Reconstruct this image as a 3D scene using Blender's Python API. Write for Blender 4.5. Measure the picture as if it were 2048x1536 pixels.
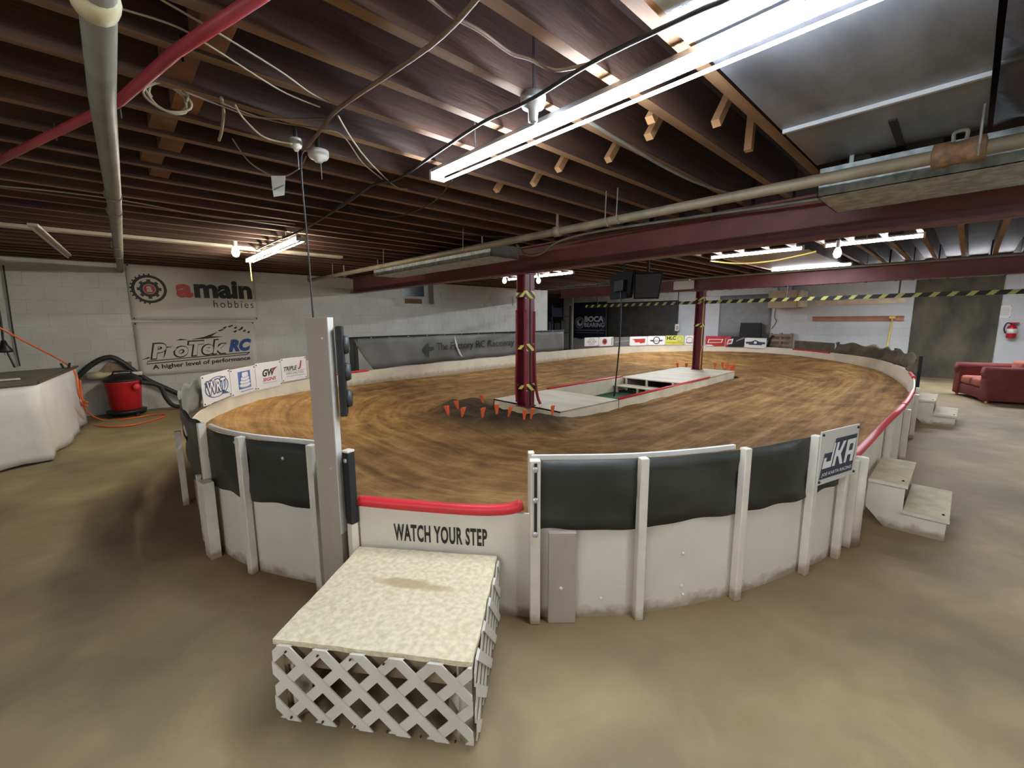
import bpy, bmesh, math, random
import numpy as np
from mathutils import Vector, Matrix

for o in list(bpy.data.objects): bpy.data.objects.remove(o, do_unlink=True)
scene = bpy.context.scene
COL = scene.collection
rng = random.Random(7)

# ------------------------------------------------------------------ camera
F, CX, CY, HY, CH = 857.0, 1024.0, 768.0, 641.0, 1.48
ROLL = math.atan(.006)
PITCH = math.atan((CY-HY)*math.cos(ROLL)/F)
AZ = math.radians(46.63)
R0 = Vector((math.sin(AZ), -math.cos(AZ), 0)); F0 = Vector((math.cos(AZ), math.sin(AZ), 0)); ZU = Vector((0, 0, 1))
FW = F0*math.cos(PITCH)-ZU*math.sin(PITCH); U0 = F0*math.sin(PITCH)+ZU*math.cos(PITCH)
cr, sr = math.cos(ROLL), math.sin(ROLL)
CR = R0*cr-U0*sr; CU = R0*sr+U0*cr
CAM = Vector((0, 0, CH))
cd = bpy.data.cameras.new('camera'); cam = bpy.data.objects.new('camera', cd); COL.objects.link(cam)
cd.sensor_fit = 'HORIZONTAL'; cd.sensor_width = 36; cd.lens = F/2048*36; cd.clip_start = .05; cd.clip_end = 80
M = Matrix.Identity(4)
for i in range(3):
    M[i][0], M[i][1], M[i][2], M[i][3] = CR[i], CU[i], -FW[i], CAM[i]
cam.matrix_world = M
scene.camera = cam
# ------------------------------------------------------------------ world, exposure
w = bpy.data.worlds.new('world'); scene.world = w; w.use_nodes = True
bg = w.node_tree.nodes['Background']; bg.inputs[0].default_value = (.8, .85, 1, 1); bg.inputs[1].default_value = .02
vs = scene.view_settings
vs.view_transform = 'Standard'; vs.look = 'None'; vs.gamma = 1; vs.use_curve_mapping = False; vs.exposure = 1.15
TUBE_MAIN, TUBE_FAR, TUBE_MID, TUBE_END = 66.0, 72.0, 90.0, 210.0     # strengths of the LED tubes

# pixel -> ray helpers (frame 2048 x 1536); the distance always comes from a plane that the thing touches
def ray(x, y): return CR*((x-CX)/F)+CU*(-(y-CY)/F)+FW
def onz(x, y, z=0.0): r = ray(x, y); return CAM+r*((z-CH)/r.z)
def onX(x, y, X): r = ray(x, y); return CAM+r*(X/r.x)
def onY(x, y, Y): r = ray(x, y); return CAM+r*(Y/r.y)
def proj(p):
    d = Vector(p)-CAM; f = d.dot(FW)
    return CX+F*d.dot(CR)/f, CY-F*d.dot(CU)/f
def zpx(xy, ypx):          # height on the vertical line through xy that shows at pixel row ypx
    x = proj((xy[0], xy[1], 1.0))[0]
    for _ in range(3):
        r = ray(x, ypx); t = math.hypot(xy[0], xy[1])/math.hypot(r.x, r.y); z = CH+r.z*t
        x = proj((xy[0], xy[1], z))[0]
    return z

# ------------------------------------------------------------------ materials
def lin(c): return tuple(((v/255+.055)/1.055)**2.4 if v/255 > .04045 else v/255/12.92 for v in c)
MATS = {}
def mat(name, rgb, rough=.6, metal=0., var=.12, scale=6., bump=0., bscale=40., dark=None, detail=4., spec=None, stretch=None):
    if name in MATS: return MATS[name]
    m = bpy.data.materials.new(name); m.use_nodes = True; MATS[name] = m
    nt = m.node_tree; N = nt.nodes; L = nt.links; b = N['Principled BSDF']
    c = lin(rgb); b.inputs['Roughness'].default_value = rough; b.inputs['Metallic'].default_value = metal
    if spec is not None: b.inputs['Specular IOR Level'].default_value = spec
    g = N.new('ShaderNodeNewGeometry'); pos = g.outputs['Position']
    if stretch:
        mp = N.new('ShaderNodeMapping'); mp.inputs['Scale'].default_value = stretch; L.new(pos, mp.inputs[0]); pos = mp.outputs[0]
    n = N.new('ShaderNodeTexNoise'); n.inputs['Scale'].default_value = scale; n.inputs['Detail'].default_value = detail
    L.new(pos, n.inputs['Vector'])
    r = N.new('ShaderNodeValToRGB'); L.new(n.outputs['Fac'], r.inputs[0])
    lo = lin(dark) if dark else tuple(v*(1-var) for v in c)
    hi = tuple(min(1, v*(1+var)) for v in c)
    r.color_ramp.elements[0].position = .35; r.color_ramp.elements[1].position = .65
    r.color_ramp.elements[0].color = (*lo, 1); r.color_ramp.elements[1].color = (*hi, 1)
    L.new(r.outputs[0], b.inputs['Base Color'])
    if bump:
        n2 = N.new('ShaderNodeTexNoise'); n2.inputs['Scale'].default_value = bscale; n2.inputs['Detail'].default_value = 5
        L.new(pos, n2.inputs['Vector'])
        bp = N.new('ShaderNodeBump'); bp.inputs['Strength'].default_value = bump; bp.inputs['Distance'].default_value = .02
        L.new(n2.outputs['Fac'], bp.inputs['Height']); L.new(bp.outputs[0], b.inputs['Normal'])
    return m
def emis(name, rgb, strength):
    m = bpy.data.materials.new(name); m.use_nodes = True; MATS[name] = m
    b = m.node_tree.nodes['Principled BSDF']; b.inputs['Base Color'].default_value = (*lin(rgb), 1)
    n = m.node_tree.nodes.new('ShaderNodeTexNoise'); n.inputs['Scale'].default_value = 3
    r = m.node_tree.nodes.new('ShaderNodeValToRGB'); m.node_tree.links.new(n.outputs[0], r.inputs[0])
    c = lin(rgb); r.color_ramp.elements[0].color = (*[v*.98 for v in c], 1); r.color_ramp.elements[1].color = (*c, 1)
    m.node_tree.links.new(r.outputs[0], b.inputs['Emission Color']); b.inputs['Emission Strength'].default_value = strength
    return m
def math_node(nt, op, a, b=None, clamp=False):
    n = nt.nodes.new('ShaderNodeMath'); n.operation = op; n.use_clamp = clamp
    for i, v in enumerate((a, b)):
        if v is None: continue
        if isinstance(v, (int, float)): n.inputs[i].default_value = v
        else: nt.links.new(v, n.inputs[i])
    return n.outputs[0]
def stain(m, rgb, z_hi=.05, soft=.05, amount=.8, scale=9.):
    """brown dust that was splashed on the foot of a board: an uneven band of dirt on the surface"""
    nt = m.node_tree; b = nt.nodes['Principled BSDF']; src = b.inputs['Base Color'].links[0].from_socket
    g = nt.nodes.new('ShaderNodeNewGeometry'); s = nt.nodes.new('ShaderNodeSeparateXYZ'); nt.links.new(g.outputs['Position'], s.inputs[0])
    n = nt.nodes.new('ShaderNodeTexNoise'); n.inputs['Scale'].default_value = scale; n.inputs['Detail'].default_value = 6; nt.links.new(g.outputs['Position'], n.inputs['Vector'])
    h = math_node(nt, 'ADD', s.outputs[2], math_node(nt, 'MULTIPLY', math_node(nt, 'SUBTRACT', n.outputs['Fac'], .5), .13))
    f = math_node(nt, 'MULTIPLY', math_node(nt, 'SUBTRACT', 1, math_node(nt, 'DIVIDE', math_node(nt, 'SUBTRACT', h, z_hi), soft), True), amount)
    mx = nt.nodes.new('ShaderNodeMix'); mx.data_type = 'RGBA'; nt.links.new(f, mx.inputs[0]); nt.links.new(src, mx.inputs[6])
    mx.inputs[7].default_value = (*lin(rgb), 1); nt.links.new(mx.outputs[2], b.inputs['Base Color'])
    return m
def stripes(name, a, c, vec, freq, duty=.5, rough=.5):
    """flat printed hazard stripes, along vec in metres"""
    m = bpy.data.materials.new(name); m.use_nodes = True; MATS[name] = m; nt = m.node_tree; b = nt.nodes['Principled BSDF']
    b.inputs['Roughness'].default_value = rough
    g = nt.nodes.new('ShaderNodeNewGeometry'); d = nt.nodes.new('ShaderNodeVectorMath'); d.operation = 'DOT_PRODUCT'
    nt.links.new(g.outputs['Position'], d.inputs[0]); d.inputs[1].default_value = vec
    fr = math_node(nt, 'FRACT', math_node(nt, 'MULTIPLY', d.outputs['Value'], freq))
    st = math_node(nt, 'GREATER_THAN', fr, duty)
    mx = nt.nodes.new('ShaderNodeMix'); mx.data_type = 'RGBA'; nt.links.new(st, mx.inputs[0])
    mx.inputs[6].default_value = (*lin(a), 1); mx.inputs[7].default_value = (*lin(c), 1); nt.links.new(mx.outputs[2], b.inputs['Base Color'])
    return m

BLOCK = mat('painted_block', (206, 205, 198), .75, var=.07, scale=2.2, bump=.25, bscale=60)
BLOCKG = mat('painted_block_far', (202, 205, 208), .75, var=.06, scale=1.6, bump=.2, bscale=60)
MORTAR = mat('mortar_paint', (200, 198, 191), .85, var=.12, scale=5)
WHITE = stain(mat('white_painted_board', (214, 207, 192), .55, var=.05, scale=3, bump=.08, bscale=25), (128, 104, 66), .015, .05, .75, 13.)
WHITEIN = stain(mat('white_track_board', (222, 212, 190), .55, var=.06, scale=4, bump=.08, bscale=25), (140, 108, 66), .34, .08, .6, 14.)
POSTW = stain(mat('white_painted_post', (216, 208, 192), .5, var=.07, scale=8, bump=.1, bscale=30), (132, 104, 64), .02, .05, .7, 13.)
RAILW = mat('white_rail', (206, 204, 196), .5, var=.05)
PRIMER = mat('grey_primer_board', (166, 155, 140), .6, var=.05, scale=7, bump=.08, stretch=(1, 1, .15))
TREAD = mat('worn_tread', (196, 184, 148), .7, var=.14, scale=10, bump=.3, bscale=60)
FABRIC = mat('black_fabric', (46, 47, 41), .5, var=.25, scale=3, bump=.25, bscale=12, detail=2)
FABRICG = mat('grey_fabric', (104, 105, 100), .7, var=.12, scale=3, bump=.3, bscale=7, detail=2)
MESH = mat('dark_mesh_cloth', (62, 60, 56), .8, var=.25, scale=4, bump=.2, bscale=10)
RED = mat('red_foam', (205, 40, 48), .45, var=.08, scale=5)
STEEL = mat('oxide_red_steel', (122, 70, 72), .5, var=.15, scale=2.5, bump=.08)
COLRED = mat('column_red', (112, 34, 46), .45, var=.18, scale=4)
WOOD = mat('joist_wood', (88, 62, 50), .75, var=.0, dark=(52, 36, 31), scale=3.2, bump=.25, bscale=18, stretch=(.25, 2, 2))
DARKWOOD = mat('joist_wood_dark', (84, 58, 50), .75, dark=(52, 36, 33), scale=3, bump=.2, bscale=18, stretch=(.25, 2, 2))
BOUNCEWOOD = mat('joist_bounce_underside', (140, 106, 74), .75, dark=(106, 78, 54), scale=4, bump=.2, bscale=18, stretch=(.25, 2, 2))  # joist undersides paler: light bounced off the floor, painted into the wood colour
BLOCKW = mat('blocking_wood', (136, 96, 62), .75, dark=(104, 70, 46), scale=5, stretch=(1, 1, .4))
PALEWOOD = mat('pale_wood', (196, 150, 104), .65, var=.12, scale=6, stretch=(1, .2, 1))
SUB = mat('subfloor_boards', (58, 40, 34), .85, var=.3, scale=2)
GALV = mat('galvanised_sheet', (158, 168, 170), .5, metal=.25, var=.3, scale=18, detail=2)
GALVD = mat('galvanised_dull', (140, 146, 144), .5, metal=.4, var=.15, scale=10)
PIPE = mat('weathered_pipe', (128, 117, 94), .55, metal=.1, var=.2, scale=7)
PIPEG = mat('grey_pipe', (130, 128, 116), .5, metal=.15, var=.16, scale=6)
PIPER = mat('red_pipe', (160, 52, 62), .5, var=.12)
RUST = mat('rusty_coupling', (112, 82, 56), .75, var=.25, scale=30, bump=.3)
BLACK = mat('black_plastic', (28, 28, 29), .45, var=.2)
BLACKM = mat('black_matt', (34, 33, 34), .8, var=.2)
WIREW = mat('cream_wire', (150, 142, 114), .5, var=.08)
WIREB = mat('brown_cable', (118, 98, 78), .6, var=.15)
WIRED = mat('dark_cable', (48, 46, 44), .6, var=.15)
ORANGE = mat('orange_cord', (238, 112, 52), .5, var=.06)
NEON = mat('orange_plastic', (255, 116, 66), .4, var=.06)
YELLOW = mat('yellow_paint', (222, 196, 104), .5, var=.08)
REDV = mat('red_plastic', (196, 38, 44), .4, var=.06)
REDX = mat('extinguisher_red', (178, 28, 44), .35, var=.05)
SHEET = mat('white_cloth', (214, 212, 206), .75, var=.05, scale=3, bump=.3, bscale=6, detail=2)
BANNER = mat('banner_vinyl', (204, 200, 188), .55, var=.03, scale=2, bump=.06, bscale=5, detail=1)
SIGNW = mat('sign_white', (228, 228, 226), .4, var=.02)
SIGNB = mat('sign_aged_white', (206, 204, 196), .4, var=.03)
NAVY = mat('navy_vinyl', (34, 38, 62), .6, var=.12)
INK = mat('ink_black', (26, 26, 28), .55, var=.08)
INKG = mat('ink_dark_grey', (54, 53, 52), .6, var=.08)
INKB = mat('ink_blue', (38, 76, 134), .5, var=.06)
INKL = mat('ink_pale_blue', (150, 172, 214), .5, var=.05)
INKV = mat('ink_violet_blue', (88, 108, 176), .5, var=.05)
INKN = mat('ink_navy', (50, 54, 74), .5, var=.06)
INKR = mat('ink_red', (186, 56, 52), .5, var=.06)
INKO = mat('ink_grey', (140, 140, 140), .5, var=.06)
INKW = mat('ink_white', (232, 232, 230), .5, var=.03)
LIME = mat('ink_lime', (196, 204, 96), .5, var=.06)
TAN = mat('heater_tan', (178, 160, 136), .5, var=.05)
CREAM = mat('heater_cream', (226, 216, 190), .5, var=.05)
SOFA = mat('sofa_velour', (116, 54, 52), .95, var=.14, scale=5, bump=.15, bscale=90)
SOFAD = mat('sofa_velour_seat', (160, 92, 78), .95, var=.12, scale=5, bump=.15, bscale=90)
PALLET = mat('old_pallet_wood', (138, 118, 92), .85, var=.3, scale=8)
GREEN = mat('green_turf', (38, 84, 52), .95, var=.3, scale=40, bump=.5, bscale=150)
CONC = mat('dark_concrete', (96, 90, 74), .85, dark=(62, 62, 56), scale=2.2, bump=.3, bscale=14, stretch=(1, 1, .5))
SCREEN = mat('screen_glass', (52, 56, 62), .2, var=.15, scale=1.5)
PAPER = mat('paper', (228, 226, 220), .7, var=.03)
DPANEL = mat('dark_ceiling_panel', (122, 124, 130), .45, dark=(92, 93, 98), scale=3, bump=.25, bscale=9, stretch=(.6, 2, 1))
PLASTIC = mat('black_poly_sheet', (46, 46, 54), .3, var=.3, scale=3, bump=.8, bscale=5, detail=2)
ALU = mat('aluminium', (196, 198, 200), .35, metal=.6, var=.06)
PORC = mat('porcelain', (214, 212, 202), .3, var=.04)
HOSE = mat('hose_black', (44, 42, 40), .5, var=.15)
PVC = mat('yellowed_pvc', (206, 198, 160), .45, var=.08)
DIRTM = mat('mound_dirt', (92, 74, 54), .95, var=.3, scale=14, bump=.6, bscale=40)
TUBE1 = emis('led_tube_main', (232, 242, 255), TUBE_MAIN)
TUBE2 = emis('led_tube_far', (255, 246, 226), TUBE_FAR)
TUBE3 = emis('led_tube_mid', (240, 246, 255), TUBE_MID)
TUBE4 = emis('led_tube_end', (244, 248, 255), TUBE_END)
GLOW = emis('lit_bulb', (255, 240, 215), 3.0)
HAZARD = stripes('hazard_tape', (28, 28, 22), (226, 214, 104), (1.0, 1.0, 1.2), 7.5, .5)
HAZBAR = stripes('hazard_bar', (26, 27, 20), (184, 182, 104), (0, 1.0, .9), 4.6, .62)

# ------------------------------------------------------------------ mesh builder
class MB:
    def __init__(s): s.v = []; s.f = []
    def add(s, vs, fs):
        k = len(s.v); s.v += [tuple(v) for v in vs]; s.f += [tuple(i+k for i in f) for f in fs]; return s
    def box(s, x0, x1, y0, y1, z0, z1):
        return s.add([(x0, y0, z0), (x1, y0, z0), (x1, y1, z0), (x0, y1, z0), (x0, y0, z1), (x1, y0, z1), (x1, y1, z1), (x0, y1, z1)],
                     [(0, 3, 2, 1), (4, 5, 6, 7), (0, 1, 5, 4), (1, 2, 6, 5), (2, 3, 7, 6), (3, 0, 4, 7)])
    def obox(s, c, u, v, wn, su, sv, sw):
        c = Vector(c); u = Vector(u).normalized()*su/2; v = Vector(v).normalized()*sv/2; n = Vector(wn).normalized()*sw/2
        P = [c-u-v-n, c+u-v-n, c+u+v-n, c-u+v-n, c-u-v+n, c+u-v+n, c+u+v+n, c-u+v+n]
        return s.add(P, [(0, 3, 2, 1), (4, 5, 6, 7), (0, 1, 5, 4), (1, 2, 6, 5), (2, 3, 7, 6), (3, 0, 4, 7)])
    def bar(s, a, b, w, h, up=(0, 0, 1)):
        a = Vector(a); b = Vector(b); d = b-a; side = d.cross(Vector(up))
        if side.length < 1e-6: side = d.cross(Vector((1, 0, 0)))
        return s.obox((a+b)/2, d, side, d.cross(side), d.length, w, h)
    def tube(s, pts, r, n=8, caps=True):
        pts = [Vector(p) for p in pts]; rings = []; prev = None
        rs = r if isinstance(r, (list, tuple)) else [r]*len(pts)
        for i, p in enumerate(pts):
            t = (pts[min(i+1, len(pts)-1)]-pts[max(i-1, 0)]).normalized()
            if prev is None:
                a = t.cross(ZU); a = t.cross(Vector((1, 0, 0))) if a.length < 1e-3 else a
            else: a = prev-t*prev.dot(t)
            a.normalize(); prev = a.copy(); b = t.cross(a)
            rings.append([p+(a*math.cos(2*math.pi*k/n)+b*math.sin(2*math.pi*k/n))*rs[i] for k in range(n)])
        vs = [q for g in rings for q in g]; fs = []
        for i in range(len(rings)-1):
            for k in range(n): fs.append((i*n+k, i*n+(k+1) % n, (i+1)*n+(k+1) % n, (i+1)*n+k))
        if caps: fs += [tuple(range(n))[::-1], tuple(range((len(rings)-1)*n, len(rings)*n))]
        return s.add(vs, fs)
    def lathe(s, prof, c=(0, 0, 0), axis=(0, 0, 1), n=20):
        c = Vector(c); ax = Vector(axis).normalized(); a = ax.cross(Vector((1, 0, 0)) if abs(ax.x) < .9 else Vector((0, 1, 0))).normalized(); b = ax.cross(a)
        vs = [c+ax*z+(a*math.cos(2*math.pi*k/n)+b*math.sin(2*math.pi*k/n))*max(r, 1e-4) for r, z in prof for k in range(n)]; fs = []
        for i in range(len(prof)-1):
            for k in range(n): fs.append((i*n+k, i*n+(k+1) % n, (i+1)*n+(k+1) % n, (i+1)*n+k))
        fs += [tuple(range(n))[::-1], tuple(range((len(prof)-1)*n, len(prof)*n))]
        return s.add(vs, fs)
    def prism(s, poly, O, U, V, t):
        O = Vector(O); U = Vector(U); V = Vector(V); N = U.cross(V).normalized()*t; n = len(poly)
        P = [O+U*a+V*b for a, b in poly]; vs = P+[p+N for p in P]
        return s.add(vs, [tuple(range(n))[::-1], tuple(range(n, 2*n))]+[(i, (i+1) % n, n+(i+1) % n, n+i) for i in range(n)])
    def ribbon(s, pts, z0, z1, t):
        """upright board that follows plan points; z0/z1 numbers or lists; thickness t to the left of the direction"""
        n = len(pts); z0 = z0 if isinstance(z0, list) else [z0]*n; z1 = z1 if isinstance(z1, list) else [z1]*n
        vs = []
        for i in range(n):
            a = Vector(pts[max(i-1, 0)]); b = Vector(pts[min(i+1, n-1)]); d = (b-a).normalized(); nn = Vector((-d.y, d.x))*t; p = Vector(pts[i]); q = p+nn
            vs += [(p.x, p.y, z0[i]), (p.x, p.y, z1[i]), (q.x, q.y, z1[i]), (q.x, q.y, z0[i])]
        fs = [(0, 1, 2, 3), tuple(4*(n-1)+k for k in (3, 2, 1, 0))]
        for i in range(n-1):
            for k in range(4): fs.append((4*i+k, 4*i+4+k, 4*i+4+(k+1) % 4, 4*i+(k+1) % 4))
        return s.add(vs, fs)
    def build(s, name, m, parent=None, smooth=False, bevel=0., seg=2, kind=None):
        me = bpy.data.meshes.new(name)
        off = wloc(parent) if parent else Vector((0, 0, 0))
        me.from_pydata([(v[0]-off.x, v[1]-off.y, v[2]-off.z) for v in s.v], [], s.f)
        bm = bmesh.new(); bm.from_mesh(me)
        bmesh.ops.recalc_face_normals(bm, faces=bm.faces)
        if bevel: bmesh.ops.bevel(bm, geom=list(bm.edges), offset=bevel, segments=seg, affect='EDGES', profile=.5, clamp_overlap=True)
        bm.to_mesh(me); bm.free()
        if smooth: me.polygons.foreach_set('use_smooth', [True]*len(me.polygons))
        me.materials.append(m)
        o = bpy.data.objects.new(name, me); COL.objects.link(o)
        if parent: o.parent = parent
        if kind: o['kind'] = kind
        return o
def wloc(o):
    p = Vector((0, 0, 0))
    while o: p += o.location; o = o.parent
    return p
def tag(o, label, cat, group=None):
    o['label'] = label; o['category'] = cat
    if group: o['group'] = group
    return o
def thing(name, label, cat, loc, group=None):
    o = bpy.data.objects.new(name, None); COL.objects.link(o); o.location = loc; o.empty_display_size = .1
    return tag(o, label, cat, group)
def struct(name, mb, m, parent=None, **k):
    o = mb.build(name, m, parent, **k)
    if not parent: o['kind'] = 'structure'
    return o
def smooth_pts(P, n=6):
    P = [Vector(p) for p in P]
    if len(P) < 3: return P
    out = []
    for i in range(len(P)-1):
        a, b, c, d = P[max(i-1, 0)], P[i], P[i+1], P[min(i+2, len(P)-1)]
        for k in range(n):
            t = k/n; out.append(.5*((2*b)+(c-a)*t+(2*a-5*b+4*c-d)*t*t+(3*b-a-3*c+d)*t**3))
    return out+[P[-1]]
def cable(name, label, cat, pts, r, m, n=6, group=None, k=6):
    return tag(MB().tube(smooth_pts(pts, k), r, n).build(name, m, smooth=True), label, cat, group)
TC = {}
def text_geo(s, shear=0., bold=0., space=1.):
    key = (s, shear, bold, space)
    if key not in TC:
        c = bpy.data.curves.new('t', 'FONT'); c.body = s; c.shear = shear; c.offset = bold; c.space_character = space; c.resolution_u = 3; c.fill_mode = 'FRONT'
        o = bpy.data.objects.new('t', c); COL.objects.link(o); bpy.context.view_layer.update()
        me = bpy.data.meshes.new_from_object(o.evaluated_get(bpy.context.evaluated_depsgraph_get()))
        v = np.array([x.co[:2] for x in me.vertices]); f = [tuple(p.vertices) for p in me.polygons]
        lo = v.min(0); hi = v.max(0); v = (v-lo)/(hi-lo); TC[key] = (v, f)
        bpy.data.objects.remove(o, do_unlink=True); bpy.data.curves.remove(c); bpy.data.meshes.remove(me)
    return TC[key]
def islands(v, f):
    par = list(range(len(v)))
    def fd(i):
        while par[i] != i: i = par[i]
        return i
    for q in f:
        for i in q[1:]: par[fd(i)] = fd(q[0])
    for g in sorted({fd(i) for q in f for i in q}):
        idx = [i for i in range(len(v)) if fd(i) == g]; mp = {i: k for k, i in enumerate(idx)}
        yield [v[i] for i in idx], [tuple(mp[i] for i in q) for q in f if fd(q[0]) == g]
class Face:
    """a flat printed face: bottom-left corner O, U across, V up (metres); draws parts in 0..1 coordinates"""
    def __init__(s, O, U, V, parent, curve=None):
        s.O = Vector(O); s.U = Vector(U); s.V = Vector(V); s.N = s.U.cross(s.V).normalized(); s.p = parent; s.g = {}; s.lift = .0015; s.curve = curve
    def pt(s, a, b): return s.O+s.U*a+s.V*b+s.N*s.lift+(s.N*s.curve(a, b) if s.curve else Vector((0, 0, 0)))
    def mb(s, m, name): return s.g.setdefault((m.name, name, round(s.lift, 4)), (m, name, MB()))[2]
    def up(s): s.lift += .0012; return s
    def text(s, t, a0, b0, a1, b1, m, shear=0., bold=0., space=1., skew=0., name='lettering', split=False):
        v, f = text_geo(t, shear, bold, space)
        if split:
            for vv, fq in islands(v, f):
                MB().add([s.pt(a0+(a1-a0)*x, b0+(b1-b0)*y+skew*x) for x, y in vv], fq).build('letter', m, s.p)
            return
        s.mb(m, name).add([s.pt(a0+(a1-a0)*x, b0+(b1-b0)*y+skew*x) for x, y in v], f)
    def poly(s, P, m, name='print'):
        s.mb(m, name).add([s.pt(a, b) for a, b in P], [tuple(range(len(P)))])
    def bar(s, a0, b0, a1, b1, th, m, n=14, name='print'):
        q = []
        for k in range(n+1): a, b = a0+(a1-a0)*k/n, b0+(b1-b0)*k/n; q += [s.pt(a, b), s.pt(a, b+th)]
        s.mb(m, name).add(q, [(2*k, 2*k+2, 2*k+3, 2*k+1) for k in range(n)])
    def ell(s, a, b, ra, rb, m, n=28, name='print'): s.poly([(a+ra*math.cos(2*math.pi*k/n), b+rb*math.sin(2*math.pi*k/n)) for k in range(n)], m, name)
    def ring(s, a, b, ra, rb, th, m, n=36, t0=0., t1=1., teeth=None, name='print'):
        mbx = s.mb(m, name); q = []
        for k in range(n+1):
            t = 2*math.pi*(t0+(t1-t0)*k/n); q.append(s.pt(a+ra*math.cos(t), b+rb*math.sin(t))); q.append(s.pt(a+(ra-th*ra/max(ra, rb))*math.cos(t), b+(rb-th*rb/max(ra, rb))*math.sin(t)))
        mbx.add(q, [(2*k, 2*k+2, 2*k+3, 2*k+1) for k in range(n)])
    def done(s):
        for m, name, b in s.g.values(): b.build(name, m, s.p)

# ------------------------------------------------------------------ the setting
LW, FWL, ZJ, ZC = 9.56, 15.0, 2.43, 2.68          # left wall Y, far wall X, joist underside, subfloor
XB1, XB2 = 4.17, 10.2                              # steel beams
# track wall in plan: control points, counter-clockwise seen from above, from the gate round to the gate
CP = [(1.412, 1.368), (1.812, 1.02), (2.315, .742), (2.842, .553), (3.378, .442), (4.9, .405), (6.3, .37), (7.9, .42), (9.4, .57), (11.0, .94), (12.2, 1.42),
      (13.3, 2.28), (14.3, 3.4), (14.65, 4.7), (14.1, 6.0), (12.9, 7.2), (11.1, 7.85), (9.6, 8.05), (7.7, 7.97), (5.5, 7.88), (3.5, 7.6),
      (2.35, 7.22), (1.45, 6.6), (.8, 5.75), (.5, 4.9), (.40, 4.0), (.415, 3.25), (.53, 2.80), (.765, 2.345), (.86, 2.06)]
ZT = [.57]*5+[.573, .58, .59, .60, .61, .62, .625, .63, .635, .635, .63, .625, .61, .59, .58, .575]+[.573]*5+[.57]*4
EDGE = [.30]*8+[.32, .36, .40, .43, .45, .46, .45, .43, .38, .33, .30, .30, .32, .38, .42, .42, .40, .36, .33]+[.30]*3   # dirt level at the wall
def wall_at(t):
    i = int(min(max(t, 0), len(CP)-1.0001)); f = t-i
    a, b, c, d = (np.array(CP[max(min(k, len(CP)-1), 0)]) for k in (i-1, i, i+1, i+2))
    p = .5*((2*b)+(c-a)*f+(2*a-5*b+4*c-d)*f*f+(3*b-a-3*c+d)*f**3)
    return Vector((p[0], p[1]))
def ztop(t): i = min(int(t), len(ZT)-2); f = t-i; return ZT[i]*(1-f)+ZT[i+1]*f
def edge(t): i = min(int(t), len(EDGE)-2); f = t-i; return EDGE[i]*(1-f)+EDGE[i+1]*f
def span(t0, t1, n=8, off=0.):
    k = max(2, int(round((t1-t0)*n))+1); out = []
    for i in range(k):
        t = t0+(t1-t0)*i/(k-1); p = wall_at(t)
        if off:
            d = (wall_at(min(t+.02, 29))-wall_at(max(t-.02, 0))).normalized(); p = p+Vector((-d.y, d.x))*off   # + is towards the inside of the track
        out.append(p)
    return out
def t_at_px(x, t0, t1, z=.7):
    best = None
    for k in range(801):
        t = t0+(t1-t0)*k/800; p = wall_at(t); e = abs(proj((p.x, p.y, z))[0]-x)
        if best is None or e < best[0]: best = (e, t)
    return best[1]

# floor, with an attribute for the brown dust that has spread out from the track
def poly_dist(P, pts):
    d = np.full(len(pts), 1e9)
    for i in range(len(P)):
        a = np.array(P[i]); b = np.array(P[(i+1) % len(P)]); ab = b-a; t = np.clip(((pts-a)@ab)/(ab@ab), 0, 1)
        d = np.minimum(d, np.hypot(*(pts-(a+t[:, None]*ab)).T))
    return d
OUT = [tuple(wall_at(29*k/150)) for k in range(151)]
nx, ny = 150, 140
gx = np.linspace(-4, FWL, nx+1); gy = np.linspace(-5, 12.5, ny+1)
pts = np.array([(x, y) for y in gy for x in gx])
fv = [(x, y, 0.) for x, y in pts]
ff = [(j*(nx+1)+i, j*(nx+1)+i+1, (j+1)*(nx+1)+i+1, (j+1)*(nx+1)+i) for j in range(ny) for i in range(nx)]
fm = bpy.data.meshes.new('floor'); fm.from_pydata(fv, [], ff)
at = fm.attributes.new('dust', 'FLOAT', 'POINT'); at.data.foreach_set('value', np.exp(-poly_dist(OUT, pts)/.34))
floor = bpy.data.objects.new('floor', fm); COL.objects.link(floor); floor['kind'] = 'structure'
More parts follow.
